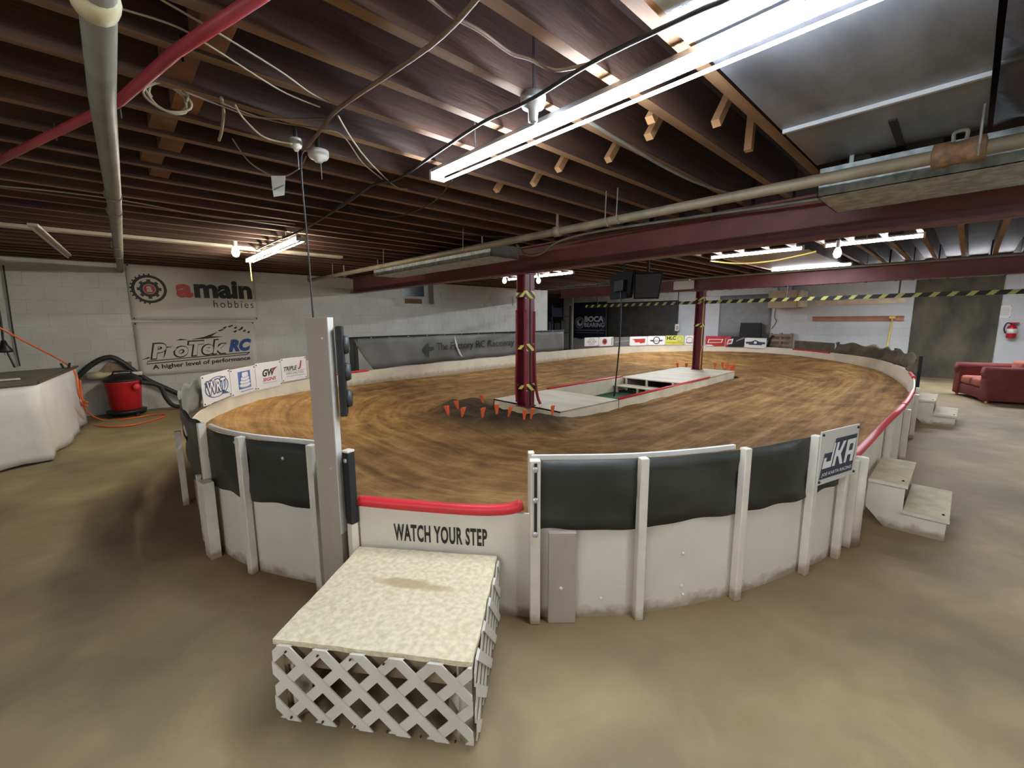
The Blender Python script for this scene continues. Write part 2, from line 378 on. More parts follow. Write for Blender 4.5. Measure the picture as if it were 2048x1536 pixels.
def floor_mat():
    m = mat('concrete_floor', (160, 144, 110), .72, dark=(126, 115, 88), scale=.9, detail=8, bump=.12, bscale=22)
    nt = m.node_tree; N = nt.nodes; L = nt.links; b = N['Principled BSDF']; src = b.inputs['Base Color'].links[0].from_socket
    g = N.new('ShaderNodeNewGeometry')
    n = N.new('ShaderNodeTexNoise'); n.inputs['Scale'].default_value = 2.6; n.inputs['Detail'].default_value = 8; n.inputs['Distortion'].default_value = .8; L.new(g.outputs['Position'], n.inputs['Vector'])
    r = N.new('ShaderNodeValToRGB'); r.color_ramp.elements[0].position = .42; r.color_ramp.elements[1].position = .7; L.new(n.outputs['Fac'], r.inputs[0])
    mx = N.new('ShaderNodeMix'); mx.data_type = 'RGBA'; mx.blend_type = 'MULTIPLY'; mx.inputs[0].default_value = .5; L.new(src, mx.inputs[6])
    r2 = N.new('ShaderNodeValToRGB'); r2.color_ramp.elements[0].color = (.62, .6, .55, 1); r2.color_ramp.elements[1].color = (1.15, 1.1, 1.0, 1); L.new(r.outputs[0], r2.inputs[0]); L.new(r2.outputs[0], mx.inputs[7])
    a = N.new('ShaderNodeAttribute'); a.attribute_name = 'dust'
    n3 = N.new('ShaderNodeTexNoise'); n3.inputs['Scale'].default_value = 4; n3.inputs['Detail'].default_value = 7; L.new(g.outputs['Position'], n3.inputs['Vector'])
    f = math_node(nt, 'MULTIPLY', math_node(nt, 'MULTIPLY', a.outputs['Fac'], math_node(nt, 'ADD', n3.outputs['Fac'], .3)), 1.05, True)
    m2 = N.new('ShaderNodeMix'); m2.data_type = 'RGBA'; L.new(f, m2.inputs[0]); L.new(mx.outputs[2], m2.inputs[6]); m2.inputs[7].default_value = (*lin((122, 96, 60)), 1)
    n5 = N.new('ShaderNodeTexNoise'); n5.inputs['Scale'].default_value = 1.3; n5.inputs['Detail'].default_value = 9; n5.inputs['Roughness'].default_value = .62; n5.inputs['Distortion'].default_value = 1.2
    mp5 = N.new('ShaderNodeMapping'); mp5.inputs['Location'].default_value = (7, 3, 0); L.new(g.outputs['Position'], mp5.inputs[0]); L.new(mp5.outputs[0], n5.inputs['Vector'])
    r5 = N.new('ShaderNodeValToRGB'); r5.color_ramp.elements[0].position = .5; r5.color_ramp.elements[1].position = .72; r5.color_ramp.elements[1].color = (.6, .6, .6, 1); L.new(n5.outputs['Fac'], r5.inputs[0])
    m5 = N.new('ShaderNodeMix'); m5.data_type = 'RGBA'; L.new(r5.outputs[0], m5.inputs[0]); L.new(m2.outputs[2], m5.inputs[6]); m5.inputs[7].default_value = (*lin((134, 110, 78)), 1)
    L.new(m5.outputs[2], b.inputs['Base Color'])
    return m
fm.materials.append(floor_mat())

def slab(u0, u1, z0, z1, holes, fn):
    us = sorted({u0, u1, *[h[k] for h in holes for k in (0, 1)]}); zs = sorted({z0, z1, *[h[k] for h in holes for k in (2, 3)]}); b = MB()
    for i in range(len(us)-1):
        for j in range(len(zs)-1):
            uc, zc = (us[i]+us[i+1])/2, (zs[j]+zs[j+1])/2
            if any(h[0] < uc < h[1] and h[2] < zc < h[3] for h in holes): continue
            fn(b, us[i], us[i+1], zs[j], zs[j+1])
    return b
H1 = (onY(810, 607, LW).x, onY(868, 607, LW).x, 1.91, 2.43); H2 = (onY(988, 610, LW).x, onY(1027, 611, LW).x, 1.925, 2.2)
XE = 10.65
wall_left = struct('wall_left', slab(-4, XE, 0, ZC, [H1, H2], lambda b, a, c, d, e: b.box(a, c, LW+.006, LW+.24, d, e)), MORTAR)
wall_far = struct('wall_far', MB().box(FWL+.006, FWL+.25, -5, 12.5, 0, ZC), MORTAR)
wall_return = struct('wall_return', MB().box(XE-.24, XE, LW+.24, 12.5, 0, ZC), BLOCK)
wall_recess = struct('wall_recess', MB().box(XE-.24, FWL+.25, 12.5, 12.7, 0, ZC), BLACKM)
wall_right = struct('wall_right', MB().box(-4, FWL, -5.2, -5, 0, ZC), BLOCK)
wall_back = struct('wall_back', MB().box(-4.2, -4, -5, LW, 0, ZC), BLOCK)
def block_mesh(lu, lz):
    b = bpy.data.meshes.new('block'); e = .003
    b.from_pydata([(0, 0, 0), (lu, 0, 0), (lu, 0, lz), (0, 0, lz), (e, -.0042, e), (lu-e, -.0042, e), (lu-e, -.0042, lz-e), (e, -.0042, lz-e)], [],
                  [(4, 5, 6, 7), (0, 1, 5, 4), (1, 2, 6, 5), (2, 3, 7, 6), (3, 0, 4, 7), (0, 3, 2, 1)]); return b
CO, BL, J = .203, .406, .003
def lay_blocks(wall, u0, u1, place, m, skip, limit=300, order=None):
    full = block_mesh(BL-J, CO-J); full.materials.append(m); cells = []
    for r in range(12):
        u = u0-(BL/2 if r % 2 else 0)
        while u < u1-.05:
            a, c = max(u, u0), min(u+BL, u1)
            if c-a > .06 and not skip(a, c, r*CO, (r+1)*CO): cells.append((a, c, r*CO))
            u += BL
    cells.sort(key=order)
    rest = []
    for k, (a, c, z) in enumerate(cells):
        if k >= limit: rest.append((a, c, z)); continue
        if abs(c-a-BL) < .01: me = full
        else: me = block_mesh(c-a-J, CO-J); me.materials.append(m)
        o = bpy.data.objects.new('block', me); COL.objects.link(o); o.parent = wall; place(o, a+J/2, z+J/2, rng.uniform(-.0015, .0015))
    return rest
def place_l(o, u, z, d): o.location = (u, LW+.006+d, z)
def ovl(a, c, z0, z1, h, s=0.): return a < h[1]-s and c > h[0]+s and z0 < h[3]-s and z1 > h[2]+s
BAN = (.40, 2.12, .66, 2.36)
rest = lay_blocks(wall_left, -1.6, XE, place_l, BLOCK,
                  lambda a, c, z0, z1: ovl(a, c, z0, z1, H1) or ovl(a, c, z0, z1, H2) or (a > BAN[0] and c < BAN[1] and z0 > BAN[2] and z1 < BAN[3]), 300, lambda q: (q[0]-1)**2*.15 - q[2])
b = MB()
for a, c, z in rest: b.box(a+J/2, c-J/2, LW-.001, LW+.006, z+J/2, z+CO-J/2)
if rest: b.build('block_courses', BLOCK, wall_left, kind='stuff')
def place_f(o, u, z, d): o.location = (FWL+.006+d, u+BL-J, z); o.rotation_euler = (0, 0, -math.pi/2)
def place_f2(o, u, z, d):
    o.rotation_euler = (0, 0, -math.pi/2); o.location = (FWL+.006+d, u+o.data.vertices[1].co.x, z)
D0, D1 = onX(2004, 600, FWL).y, onX(1829, 600, FWL).y
lay_blocks(wall_far, D1, 7.4, place_f2, BLOCKG, lambda *a: False)
lay_blocks(wall_far, -1.7, D0, place_f2, BLOCKG, lambda *a: False)
tag_p = MB().box(FWL-.02, FWL+.006, D0, D1, 0, ZJ).build('concrete_bay', CONC, wall_far)
# windows in the left wall
wn = struct('window_1', MB().box(H1[0], H1[1], LW+.2, LW+.235, H1[2], H1[3]), BLOCK)
MB().box(H1[0]+.02, H1[1]-.18, LW+.17, LW+.2, 2.1, 2.43).build('pane', SCREEN, wn)
MB().box(H1[0]+.02, H1[0]+.5, LW+.03, LW+.12, H1[2], H1[2]+.12).build('wood_block', mat('brown_wood', (120, 78, 48), .7), wn)
wn = struct('window_2', MB().box(H2[0], H2[1], LW+.035, LW+.06, H2[2], H2[3]), BLOCK)
MB().box(H2[0]-.02, H2[1]+.02, LW-.02, LW+.03, H2[2]-.025, H2[2]).build('window_sill', BLOCK, wn)
# ceiling with its joists
ceiling = struct('ceiling', MB().box(-4.2, FWL+.25, -5.2, 12.7, ZC, ZC+.1), SUB)
JS = .31
def joist_mesh(l):
    me = bpy.data.meshes.new('joist'); b = MB().box(0, l, 0, .05, 0, ZC-ZJ); me.from_pydata(b.v, [], b.f); me.materials.append(WOOD); me.materials.append(BOUNCEWOOD); me.polygons[0].material_index = 1; return me
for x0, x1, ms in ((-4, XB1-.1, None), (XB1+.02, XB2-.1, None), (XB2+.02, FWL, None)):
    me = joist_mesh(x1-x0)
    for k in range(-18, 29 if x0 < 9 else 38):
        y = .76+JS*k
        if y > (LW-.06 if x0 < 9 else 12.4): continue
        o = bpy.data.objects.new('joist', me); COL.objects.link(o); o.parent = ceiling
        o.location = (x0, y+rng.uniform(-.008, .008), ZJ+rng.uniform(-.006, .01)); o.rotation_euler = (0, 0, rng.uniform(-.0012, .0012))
# short bridging pieces between the joists and solid blocking
bmesh_ = bpy.data.meshes.new('bridging'); bb = MB().box(-.02, .02, -.02, .02, 0, .3); bmesh_.from_pydata(bb.v, [], bb.f); bmesh_.materials.append(PALEWOOD)
for (x, y, rx) in ((1432, 245, .75), (1297, 272, .75), (1216, 318, .75), (1116, 338, .7), (1065, 368, .7), (992, 380, .7), (1497, 300, .1), (1300, 238, .75)):
    p = onz(x, y, 2.46); o = bpy.data.objects.new('bridging', bmesh_); COL.objects.link(o); o.parent = ceiling
    o.location = (p.x, p.y, 2.455); o.rotation_euler = (0, rx*.9, 0)
for k in range(3, 10):
    y = .76+JS*k
    MB().box(.27+.06*(k % 2), .37+.06*(k % 2), y+.05, y+JS, ZJ+.02, ZC).build('blocking', BLOCKW, ceiling)
# steel beams
def ibeam(name, x, y0, y1, z0, z1, fw=.16):
    b = MB(); b.box(x-fw/2, x+fw/2, y0, y1, z0, z0+.018); b.box(x-fw/2, x+fw/2, y0, y1, z1-.018, z1); b.box(x-.008, x+.008, y0, y1, z0, z1)
    return struct(name, b, STEEL)
ibeam('trim_1', XB1, -5, LW, 2.10, ZJ); ibeam('trim_2', XB2, -5, 8.6, 2.14, ZJ)
def column(label, x, y, z0, z1, bands):
    t = thing('steel_column', label, 'column', (x, y, z0))
    b = MB(); d = .085; b.box(x-d, x+d, y-d, y-d+.016, z0, z1); b.box(x-d, x+d, y+d-.016, y+d, z0, z1); b.box(x-.008, x+.008, y-d, y+d, z0, z1); b.build('shaft', COLRED, t)
    MB().box(x-.1, x+.1, y-.1, y+.1, z0, z0+.015).build('base_plate', COLRED, t)
    MB().box(x-.1, x+.1, y-.1, y+.1, z1-.02, z1).build('cap_plate', STEEL, t)
    for z in bands:
        h = .05; b = MB()
        for q in (-1, 1): b.box(x-d-.004, x+d+.004, y+q*d-.006*(q < 0)-.001, y+q*d+.006*(q > 0)+.001, z-h, z+h); b.box(x+q*(d+.001)-.004, x+q*(d+.001)+.004, y-d, y-d+.03, z-h, z+h)
        b.box(x-d-.003, x-d+.001, y-d, y+d, z-h*.6, z+h*.6)
        b.build('hazard_band', HAZARD, t)
    return t
PZ = .30                                            # platform top
c1 = onz(1050, 812, PZ); c2 = onz(1397, 738, PZ); c1.x = XB1; c2.x = XB2
col1 = column('maroon steel column with red foam edges and three yellow hazard bands', c1.x, c1.y, PZ, 2.10, [zpx(c1.xy, 590), zpx(c1.xy, 694), zpx(c1.xy, 773)])
for q in (-1, 1):
    e = MB().tube(smooth_pts([(c1.x-.088, c1.y+q*.08, 1.62), (c1.x-.09, c1.y+q*.082, 1.0), (c1.x-.098, c1.y+q*.09, .62), (c1.x-.09, c1.y+q*.085, .36)]), .017, 8)
    e.build('foam_edge', mat('maroon_foam', (142, 36, 52), .5), col1, smooth=True)
MB().tube(smooth_pts([(c1.x+.086, c1.y-.08, 1.6), (c1.x+.088, c1.y-.085, 1.0), (c1.x+.1, c1.y-.095, .62), (c1.x+.12, c1.y-.12, .42), (c1.x+.14, c1.y-.15, .33)]), .02, 8).build('foam_edge', MATS['maroon_foam'], col1, smooth=True)
col2 = column('maroon steel column on the far platform beside the monitors', c2.x, c2.y, PZ, 2.14, [zpx(c2.xy, 599), zpx(c2.xy, 650)])
MB().tube(smooth_pts([(c2.x-.1, c2.y-.12, 2.0), (c2.x-.11, c2.y-.12, 1.0), (c2.x-.11, c2.y-.14, .85), (c2.x-.11, c2.y-.12, .7), (c2.x-.11, c2.y-.12, .32)]), .008, 6).build('yellow_cord', YELLOW, col2, smooth=True)

# ------------------------------------------------------------------ dirt track
S0, S1 = np.array((4.35, 4.2)), np.array((10.1, 4.3))
NT, NM = 760, 130
tt = np.concatenate([np.linspace(0, 29, NT-30), 29+np.linspace(0, 1, 32)[1:-1]])
WP = []; WE = []
for t in tt:
    if t <= 29: p = wall_at(t); WP.append((p.x, p.y)); WE.append(edge(t))
    else: f = t-29; a = np.array(CP[29]); c = np.array(CP[0]); p = a*(1-f)+c*f; WP.append(tuple(p)); WE.append(.30)
WP = np.array(WP); WE = np.array(WE)
Cn = np.clip(WP, (4.235, 3.512), (10.435, 4.86))
# stretch the centre parameter evenly so that lanes stay smooth
sv = np.linspace(0, 1, NM)
PX = WP[:, None, :]*(1-sv)[None, :, None]+Cn[:, None, :]*sv[None, :, None]
D = np.linalg.norm(WP-Cn, axis=1)[:, None]*sv[None, :]      # distance from the wall
DI = np.linalg.norm(WP-Cn, axis=1)[:, None]-D              # distance from the middle
arc = np.concatenate([[0], np.cumsum(np.linalg.norm(np.diff(WP, axis=0), axis=1))]); TH = (2*np.pi*arc/(arc[-1]+.03))[:, None]
nr = np.random.RandomState(3)
hgt = np.zeros_like(D)
for k in range(46):
    lam = nr.uniform(.1, .8); n = nr.randint(-1, 2); hgt += .0016*(lam/.4)**.5*np.sin(n*TH+2*np.pi*DI/lam+nr.uniform(0, 6.28)+1.2*np.sin(nr.randint(1, 4)*TH+nr.uniform(0, 6.28)))*(.55+.45*np.sin(nr.randint(2, 9)*TH+nr.uniform(0, 6.28)+DI*nr.uniform(-2, 2)))
for k in range(24):
    kx, ky = nr.normal(0, 9, 2); hgt += .0016*np.sin(kx*PX[..., 0]+ky*PX[..., 1]+nr.uniform(0, 6.28))
BASE = .165
sm = np.clip(1-D/1.5, 0, 1); bank = (WE[:, None]-BASE)*(sm*sm*(3-2*sm))
ZD = BASE+bank+hgt*np.clip(D/.1+.3, 0, 1)
# the berm round the near end of the platform
ex, ey = PX[..., 0]-4.15, PX[..., 1]-4.38
rr = np.hypot(ex, ey); ang = np.arctan2(ey, -ex)
side = 1/(1+np.exp((ex-.12)*9))
ZD += (.155*np.where(rr < .86, np.exp(-((rr-.86)/.15)**2), np.exp(-((rr-.86)/.26)**2)) + (.035+.035*np.sin(ex*23+ey*11)*np.sin(ey*29))*np.exp(-((rr-.45)/.3)**2))*side*(.85+.15*np.sin(ang*9))
dv = np.dstack([PX, ZD]).reshape(-1, 3)
df = [(i*NM+j, i*NM+j+1, ((i+1) % NT)*NM+j+1, ((i+1) % NT)*NM+j) for i in range(NT) for j in range(NM-1)]
dm = bpy.data.meshes.new('dirt_track'); dm.from_pydata(dv.tolist(), [], df)
la = dm.attributes.new('lane', 'FLOAT_VECTOR', 'POINT'); la.data.foreach_set('vector', np.dstack([2.2*np.cos(TH)+0*DI, 2.2*np.sin(TH)+0*DI, DI]).reshape(-1))
mo = dm.attributes.new('berm', 'FLOAT', 'POINT'); mo.data.foreach_set('value', (np.clip(1.32-rr, 0, .6)*1.8*side).reshape(-1))
dm.polygons.foreach_set('use_smooth', [True]*len(dm.polygons))
dirt = bpy.data.objects.new('dirt_track', dm); COL.objects.link(dirt); dirt['kind'] = 'stuff'
tag(dirt, 'rutted brown dirt racing surface of the oval track', 'dirt')
def dirt_mat():
    m = bpy.data.materials.new('track_dirt'); m.use_nodes = True; nt = m.node_tree; N = nt.nodes; L = nt.links; b = N['Principled BSDF']; b.inputs['Roughness'].default_value = .92
    b.inputs['Specular IOR Level'].default_value = .2
    a = N.new('ShaderNodeAttribute'); a.attribute_name = 'lane'; g = N.new('ShaderNodeNewGeometry')
    mp = N.new('ShaderNodeMapping'); mp.inputs['Scale'].default_value = (1.1, 1.1, 6); L.new(a.outputs['Vector'], mp.inputs[0])
    n1 = N.new('ShaderNodeTexNoise'); n1.inputs['Scale'].default_value = 1.5; n1.inputs['Detail'].default_value = 8; n1.inputs['Roughness'].default_value = .62; n1.inputs['Distortion'].default_value = .12; L.new(mp.outputs[0], n1.inputs['Vector'])
    n2 = N.new('ShaderNodeTexNoise'); n2.inputs['Scale'].default_value = 3.0; n2.inputs['Detail'].default_value = 10; n2.inputs['Roughness'].default_value = .65; L.new(g.outputs['Position'], n2.inputs['Vector'])
    f = math_node(nt, 'ADD', math_node(nt, 'MULTIPLY', n1.outputs['Fac'], .55), math_node(nt, 'MULTIPLY', n2.outputs['Fac'], .45))
    r = N.new('ShaderNodeValToRGB'); e = r.color_ramp.elements; e[0].position = .33; e[0].color = (*lin((82, 60, 36)), 1); e[1].position = .68; e[1].color = (*lin((186, 148, 94)), 1)
    x = e.new(.5); x.color = (*lin((138, 103, 60)), 1); L.new(f, r.inputs[0])
    a2 = N.new('ShaderNodeAttribute'); a2.attribute_name = 'berm'
    mx = N.new('ShaderNodeMix'); mx.data_type = 'RGBA'; L.new(math_node(nt, 'MULTIPLY', a2.outputs['Fac'], 1.6, True), mx.inputs[0]); L.new(r.outputs[0], mx.inputs[6])
    r3 = N.new('ShaderNodeValToRGB'); r3.color_ramp.elements[0].color = (*lin((60, 47, 36)), 1); r3.color_ramp.elements[1].color = (*lin((100, 83, 64)), 1); r3.color_ramp.elements[0].position = .35; r3.color_ramp.elements[1].position = .7
    L.new(n2.outputs['Fac'], r3.inputs[0]); L.new(r3.outputs[0], mx.inputs[7]); L.new(mx.outputs[2], b.inputs['Base Color'])
    n4 = N.new('ShaderNodeTexNoise'); n4.inputs['Scale'].default_value = 45; n4.inputs['Detail'].default_value = 6; L.new(g.outputs['Position'], n4.inputs['Vector'])
    hs = math_node(nt, 'ADD', math_node(nt, 'MULTIPLY', n1.outputs['Fac'], 1.1), math_node(nt, 'MULTIPLY', n4.outputs['Fac'], .5))
    bp = N.new('ShaderNodeBump'); bp.inputs['Strength'].default_value = .8; bp.inputs['Distance'].default_value = .028; L.new(hs, bp.inputs['Height']); L.new(bp.outputs[0], b.inputs['Normal'])
    return m
dm.materials.append(dirt_mat())
def dirt_z(x, y):
    q = (PX[..., 0]-x)**2+(PX[..., 1]-y)**2; return float(ZD.reshape(-1)[int(np.argmin(q.reshape(-1)))])

# ------------------------------------------------------------------ track walls
def outn(t):
    d = (wall_at(min(t+.02, 29))-wall_at(max(t-.02, 0))).normalized(); return Vector((d.y, -d.x)), d
def post(par, t, z1, z0=0., w=.042, out=.012, m=POSTW, lean=0., name='post', d=.042):
    n, dd = outn(t); p = wall_at(t)+n*(out+d/2)
    return MB().obox((p.x, p.y, (z0+z1)/2), (dd.x, dd.y, 0), (n.x, n.y, 0), (0, 0, 1), w, d, z1-z0).build(name, m, par, bevel=.003, seg=1)
def boards(par, ts, m, th=.012, n=10):
    for a, c in zip(ts[:-1], ts[1:]):
        P = span(a, c, n); zt = [ztop(a+(c-a)*k/(len(P)-1)) for k in range(len(P))]
        MB().ribbon(P, 0., zt, th).build('board', m, par)
def red_foam(par, t0, t1, r=.026, lift=.005, ends=None):
    P = span(t0, t1, 8, .006); k = len(P); Q = [(p.x, p.y, ztop(t0+(t1-t0)*i/(k-1))+lift) for i, p in enumerate(P)]
    if ends: Q += ends
    return MB().tube(smooth_pts(Q, 3), r, 10).build('foam_bumper', RED, par, smooth=True)
def bolt(par, p, n, r=.012, m=ALU): return MB().lathe([(r, 0), (r, .004), (r*.5, .008), (0, .009)], p, n, 12).build('bolt', m, par)
def cloth(par, t0, t1, z0, z1, m, off, wave=.006, name='fabric', n=14, ripple=0., seed=1):
    """cloth that follows the wall; z1 top, z0 lower hem with a little waviness"""
    k = int((t1-t0)*n)+2; rows = 7; vs = []; r = random.Random(seed); ph = [r.uniform(0, 6) for _ in range(4)]
    for i in range(k):
        t = t0+(t1-t0)*i/(k-1); nn, d = outn(t); p = wall_at(t)
        for j in range(rows):
            f = j/(rows-1); hem = .006*math.sin(t*4+ph[0])+.004*math.sin(t*13+ph[1]); rip = ripple*math.sin(t*11+ph[2])
            z = (z0+hem)*(1-f)+(z1+rip)*f; o = off+wave*math.sin(t*9+f*5+ph[3])*(1-f*.6)+wave*.8*math.sin(f*9+t*3)
            vs.append((p.x+nn.x*o, p.y+nn.y*o, z))
    fs = [(i*rows+j, (i+1)*rows+j, (i+1)*rows+j+1, i*rows+j+1) for i in range(k-1) for j in range(rows-1)]
    o = MB().add(vs, fs).build(name, m, par, smooth=True)
    md = o.modifiers.new('thick', 'SOLIDIFY'); md.thickness = .003
    return o
def ctr(t): p = wall_at(t); return (p.x, p.y, 0)
ZF = .835
# A: near fence right of the gate
fa = thing('track_fence', 'white curved track fence with black fabric top beside the gate, carrying the blue logo sign', 'fence', ctr(2))
boards(fa, [0, 1, 2, 3, 4], WHITE)
for t in (1, 2, 3, 3.76): post(fa, t, ZF if t < 3.5 else ZF-.005)
post(fa, 0.06, ZF, w=.05); post(fa, 0.02, ZF+.012, out=-.075, w=.03)
post(fa, .36, .475, w=.135, d=.03, name='stub_plank', out=.016, m=PRIMER); post(fa, 4.02, .59, w=.05, name='round_post')
for a, c in ((.1, 1.0), (1.0, 2.0), (2.0, 3.0), (3.0, 3.8)): cloth(fa, a, c, .475, ZF-.012, FABRIC, .014, seed=int(a*7)+1)
MB().ribbon(span(.02, 1.95, 10, .004), ZF-.014, ZF+.008, .018).build('top_rail', RAILW, fa)
n0, d0 = outn(.06); p0 = wall_at(.06)+n0*.058
cl = MB().ribbon([wall_at(.045)+n0*.056, wall_at(.085)+n0*.056], .46, ZF-.01, -.004).build('strap', BLACKM, fa)
for z in (ZF-.04, .645, .475): bolt(fa, (p0.x, p0.y, z), (n0.x, n0.y, 0), .014)
for t, z in ((.35, .19), (.7, .1), (1.45, .3), (1.45, .12), (1.47, .07), (2.5, .53)): n_, d_ = outn(t); q = wall_at(t)+n_*(.001 if t != .35 else .047); bolt(fa, (q.x, q.y, z), (n_.x, n_.y, 0), .009, POSTW)
# F: near fence left of the gate
ff_ = thing('track_fence', 'white curved track fence with black fabric top behind the traffic light post', 'fence', ctr(27.4))
boards(ff_, [26, 27, 28, 29], WHITE)
for t, z in ((26, ZF+.02), (27, ZF), (28, ZF)): post(ff_, t, z)
post(ff_, 26.12, .50, w=.1, d=.06, name='stub_plank', out=.03)
post(ff_, 25.7, .47, w=.04); post(ff_, 28.9, ZF, z0=.46, w=.042, out=.01, m=BLACKM); post(ff_, 28.9, .46, w=.036, out=.012)
post(ff_, 28.9, ZF+.012, z0=ZF, w=.045, out=.01, d=.045, name='post_cap')
for a, c in ((26.0, 27.0), (27.0, 28.0), (28.0, 28.97)): cloth(ff_, a, c, .455, ZF-.012, FABRIC, .013, seed=int(a*5))
MB().ribbon(span(26.0, 28.05, 10, .004), ZF-.016, ZF+.008, .018).build('top_rail', RAILW, ff_)
for t, z in ((26.85, ZF-.045), (27.9, ZF-.045), (27.55, ZF-.1)): n_, d_ = outn(t); q = wall_at(t)+n_*.02; bolt(ff_, (q.x, q.y, z), (n_.x, n_.y, 0), .01)
n_, d_ = outn(28.9); q = wall_at(28.9)+n_*.052; bolt(ff_, (q.x, q.y, ZF-.04), (n_.x, n_.y, 0), .012)
# G: gate board
ga, gb = Vector(CP[29]), Vector(CP[0]); gd = (gb-ga).normalized(); gn = Vector((gd.y, -gd.x))
gt = thing('gate_board', 'white gate board lettered in black stencil behind the step box', 'gate', ((ga.x+gb.x)/2, (ga.y+gb.y)/2, 0))
MB().ribbon([ga, gb], 0, .55, .014).build('panel', WHITE, gt)
fc = Face((ga.x, ga.y, 0), (gb-ga).to_3d(), (0, 0, .55), gt)
fc.N = Vector((gn.x, gn.y, 0)); fc.text('WATCH YOUR STEP', .205, .665, .755, .835, INK, bold=.034, space=1.1, split=True); fc.done()
Q = [(ga.x+gd.x*s-gn.x*.008, ga.y+gd.y*s-gn.y*.008, .553+dz) for s, dz in ((.0, .015), (.2, .006), (.45, .0), (.65, .0), (.78, .015), (.84, .04))]
MB().tube(smooth_pts(Q, 5), .028, 10).build('foam_bumper', RED, gt, smooth=True)
# B: right straight
fb = thing('track_wall', 'straight white track wall capped with red foam beside the two small stair sets', 'track wall', ctr(6))
boards(fb, [4, 5, 5.8, 6.6, 7.3, 8], WHITE); red_foam(fb, 4.06, 5.72); red_foam(fb, 5.72, 6.5, .024, .012)
for t in (4.95, 5.75, 6.55, 7.0): post(fb, t, .55, w=.06)
MB().tube([(wall_at(4.06).x+.0, wall_at(4.06).y-.055, 0), (wall_at(4.06).x, wall_at(4.06).y-.055, .60)], .035, 12).build('pipe_post', POSTW, fb, smooth=True)
red_foam(fb, 7.55, 8.0, .024)
# C: far curve
fcv = thing('track_wall', 'white curved track wall at the far end below a row of sponsor signs', 'track wall', ctr(13))
boards(fcv, [8, 9, 10, 11, 12, 13, 14, 15, 16, 17], WHITEIN)
ta, tb = t_at_px(1587, 10.5, 13), t_at_px(1662, 10.5, 13)
red_foam(fcv, tb, ta, .022, -.01)
t0, t1 = t_at_px(1836, 7.8, 9.2), t_at_px(1668, 10.5, 12)
cloth(fcv, t0, t1, .60, zpx(wall_at(t1), 685), mat('brown_mesh', (92, 86, 74), .8, var=.2), .03, wave=.02, name='mesh_screen', ripple=.03, n=20, seed=5)
for t in (t0+.02, t0+.7, t0+1.35, t1-.02): post(fcv, t, .9, z0=.3, w=.04, m=BLACKM, out=.05)
cloth(fcv, t1+.02, ta, .60, zpx(wall_at(ta), 681), mat('brown_mesh', (92, 86, 74), .8), .03, wave=.004, name='mesh_screen', seed=9)
# D: left straight
fd = thing('track_wall', 'straight white track wall under the long grey raceway banner', 'track wall', ctr(18.5))
boards(fd, [17, 18, 19, 20], WHITEIN)
ta, tb = t_at_px(730, 19.2, 21), t_at_px(655, 19.5, 22)
red_foam(fd, ta, 20.0, .02)
# E: near left curve
fe = thing('track_wall', 'white curved track wall with four sponsor signs beside the shop vacuum', 'track wall', ctr(23))
boards(fe, [20, 21, 22, 23, 24, 25, 26], WHITEIN)
red_foam(fe, 20.0, t_at_px(618, 20, 23), .02)
cloth(fe, 23.2, 25.0, .575, .90, FABRICG, .03, wave=.012, name='tarp', ripple=.02, seed=4); cloth(fe, 24.9, 25.97, .42, .845, FABRIC, .03, wave=.012, name='fabric', ripple=.01, seed=8)
post(fe, 24.7, .62, w=.04, out=.05)
for t in (21, 22, 23): post(fe, t, .86, z0=0, w=.035)

# ------------------------------------------------------------------ raceway banner
tl, tr = t_at_px(707, 19, 21, .9), t_at_px(1128, 16.5, 19, .9)
rb = thing('raceway_banner', 'long torn grey fabric banner with dark lettering on the left track straight', 'banner', (*wall_at((tl+tr)/2), .58))
zl, zr = zpx(wall_at(tl), 676), zpx(wall_at(tr), 661)
k = 70; rows = 6; vs = []
for i in range(k):
    f = i/(k-1); t = tl+(tr-tl)*f; n_, d_ = outn(t); p = wall_at(t); zt = zl+(zr-zl)*f; zb = ztop(t)+.01
    for j in range(rows):
        g = j/(rows-1); u = max(0, .085*(1-g)-f) ; t2 = t-(u*(tl-tr)); p2 = wall_at(min(max(t2, tr), tl)); o = .02+.012*math.sin(f*60+g*4)*(1-g)*g*4+.006*math.sin(f*31)
        vs.append((p2.x+n_.x*o, p2.y+n_.y*o, zb+(zt-zb)*g+.01*math.sin(f*40)*(1-g)))
fs = [(i*rows+j, i*rows+j+1, (i+1)*rows+j+1, (i+1)*rows+j) for i in range(k-1) for j in range(rows-1)]
o = MB().add(vs, fs).build('cloth', FABRICG, rb, smooth=True); md = o.modifiers.new('t', 'SOLIDIFY'); md.thickness = .003
k = 40; MB().tube([(wall_at(tl+.06+(tr-tl-.06)*i/(k-1)).x, wall_at(tl+.06+(tr-tl-.06)*i/(k-1)).y, zl+(zr-zl)*i/(k-1)+.005) for i in range(k)], .014, 6).build('top_pipe', BLACK, rb)
n_, d_ = outn(tl); p = wall_at(tl)
for s_ in (0, .16): q = wall_at(tl-s_*.4)+n_*.05; MB().box(q.x-.03, q.x+.03, q.y-.03, q.y+.03, .3, zl).build('post', BLACK, rb)
def on_banner(px, g):            # world point on the banner face (a little towards the camera)
    t = t_at_px(px, tr, tl, .8); n_, d_ = outn(t); f = (t-tl)/(tr-tl); p = wall_at(t)-n_*.012; zt = zl+(zr-zl)*f; zb = ztop(t)
    return Vector((p.x, p.y, zb+(zt-zb)*g))
v, f_ = text_geo('The Factory RC Raceway', 0, .006, 1.0)
A0, A1 = on_banner(873, .5), on_banner(1028, .5); AU = (A1-A0); b = MB()
def bpt(x, y, g0, g1):
    px = 873+(1028-873)*x; return on_banner(px, g0+(g1-g0)*y)
xs = {}
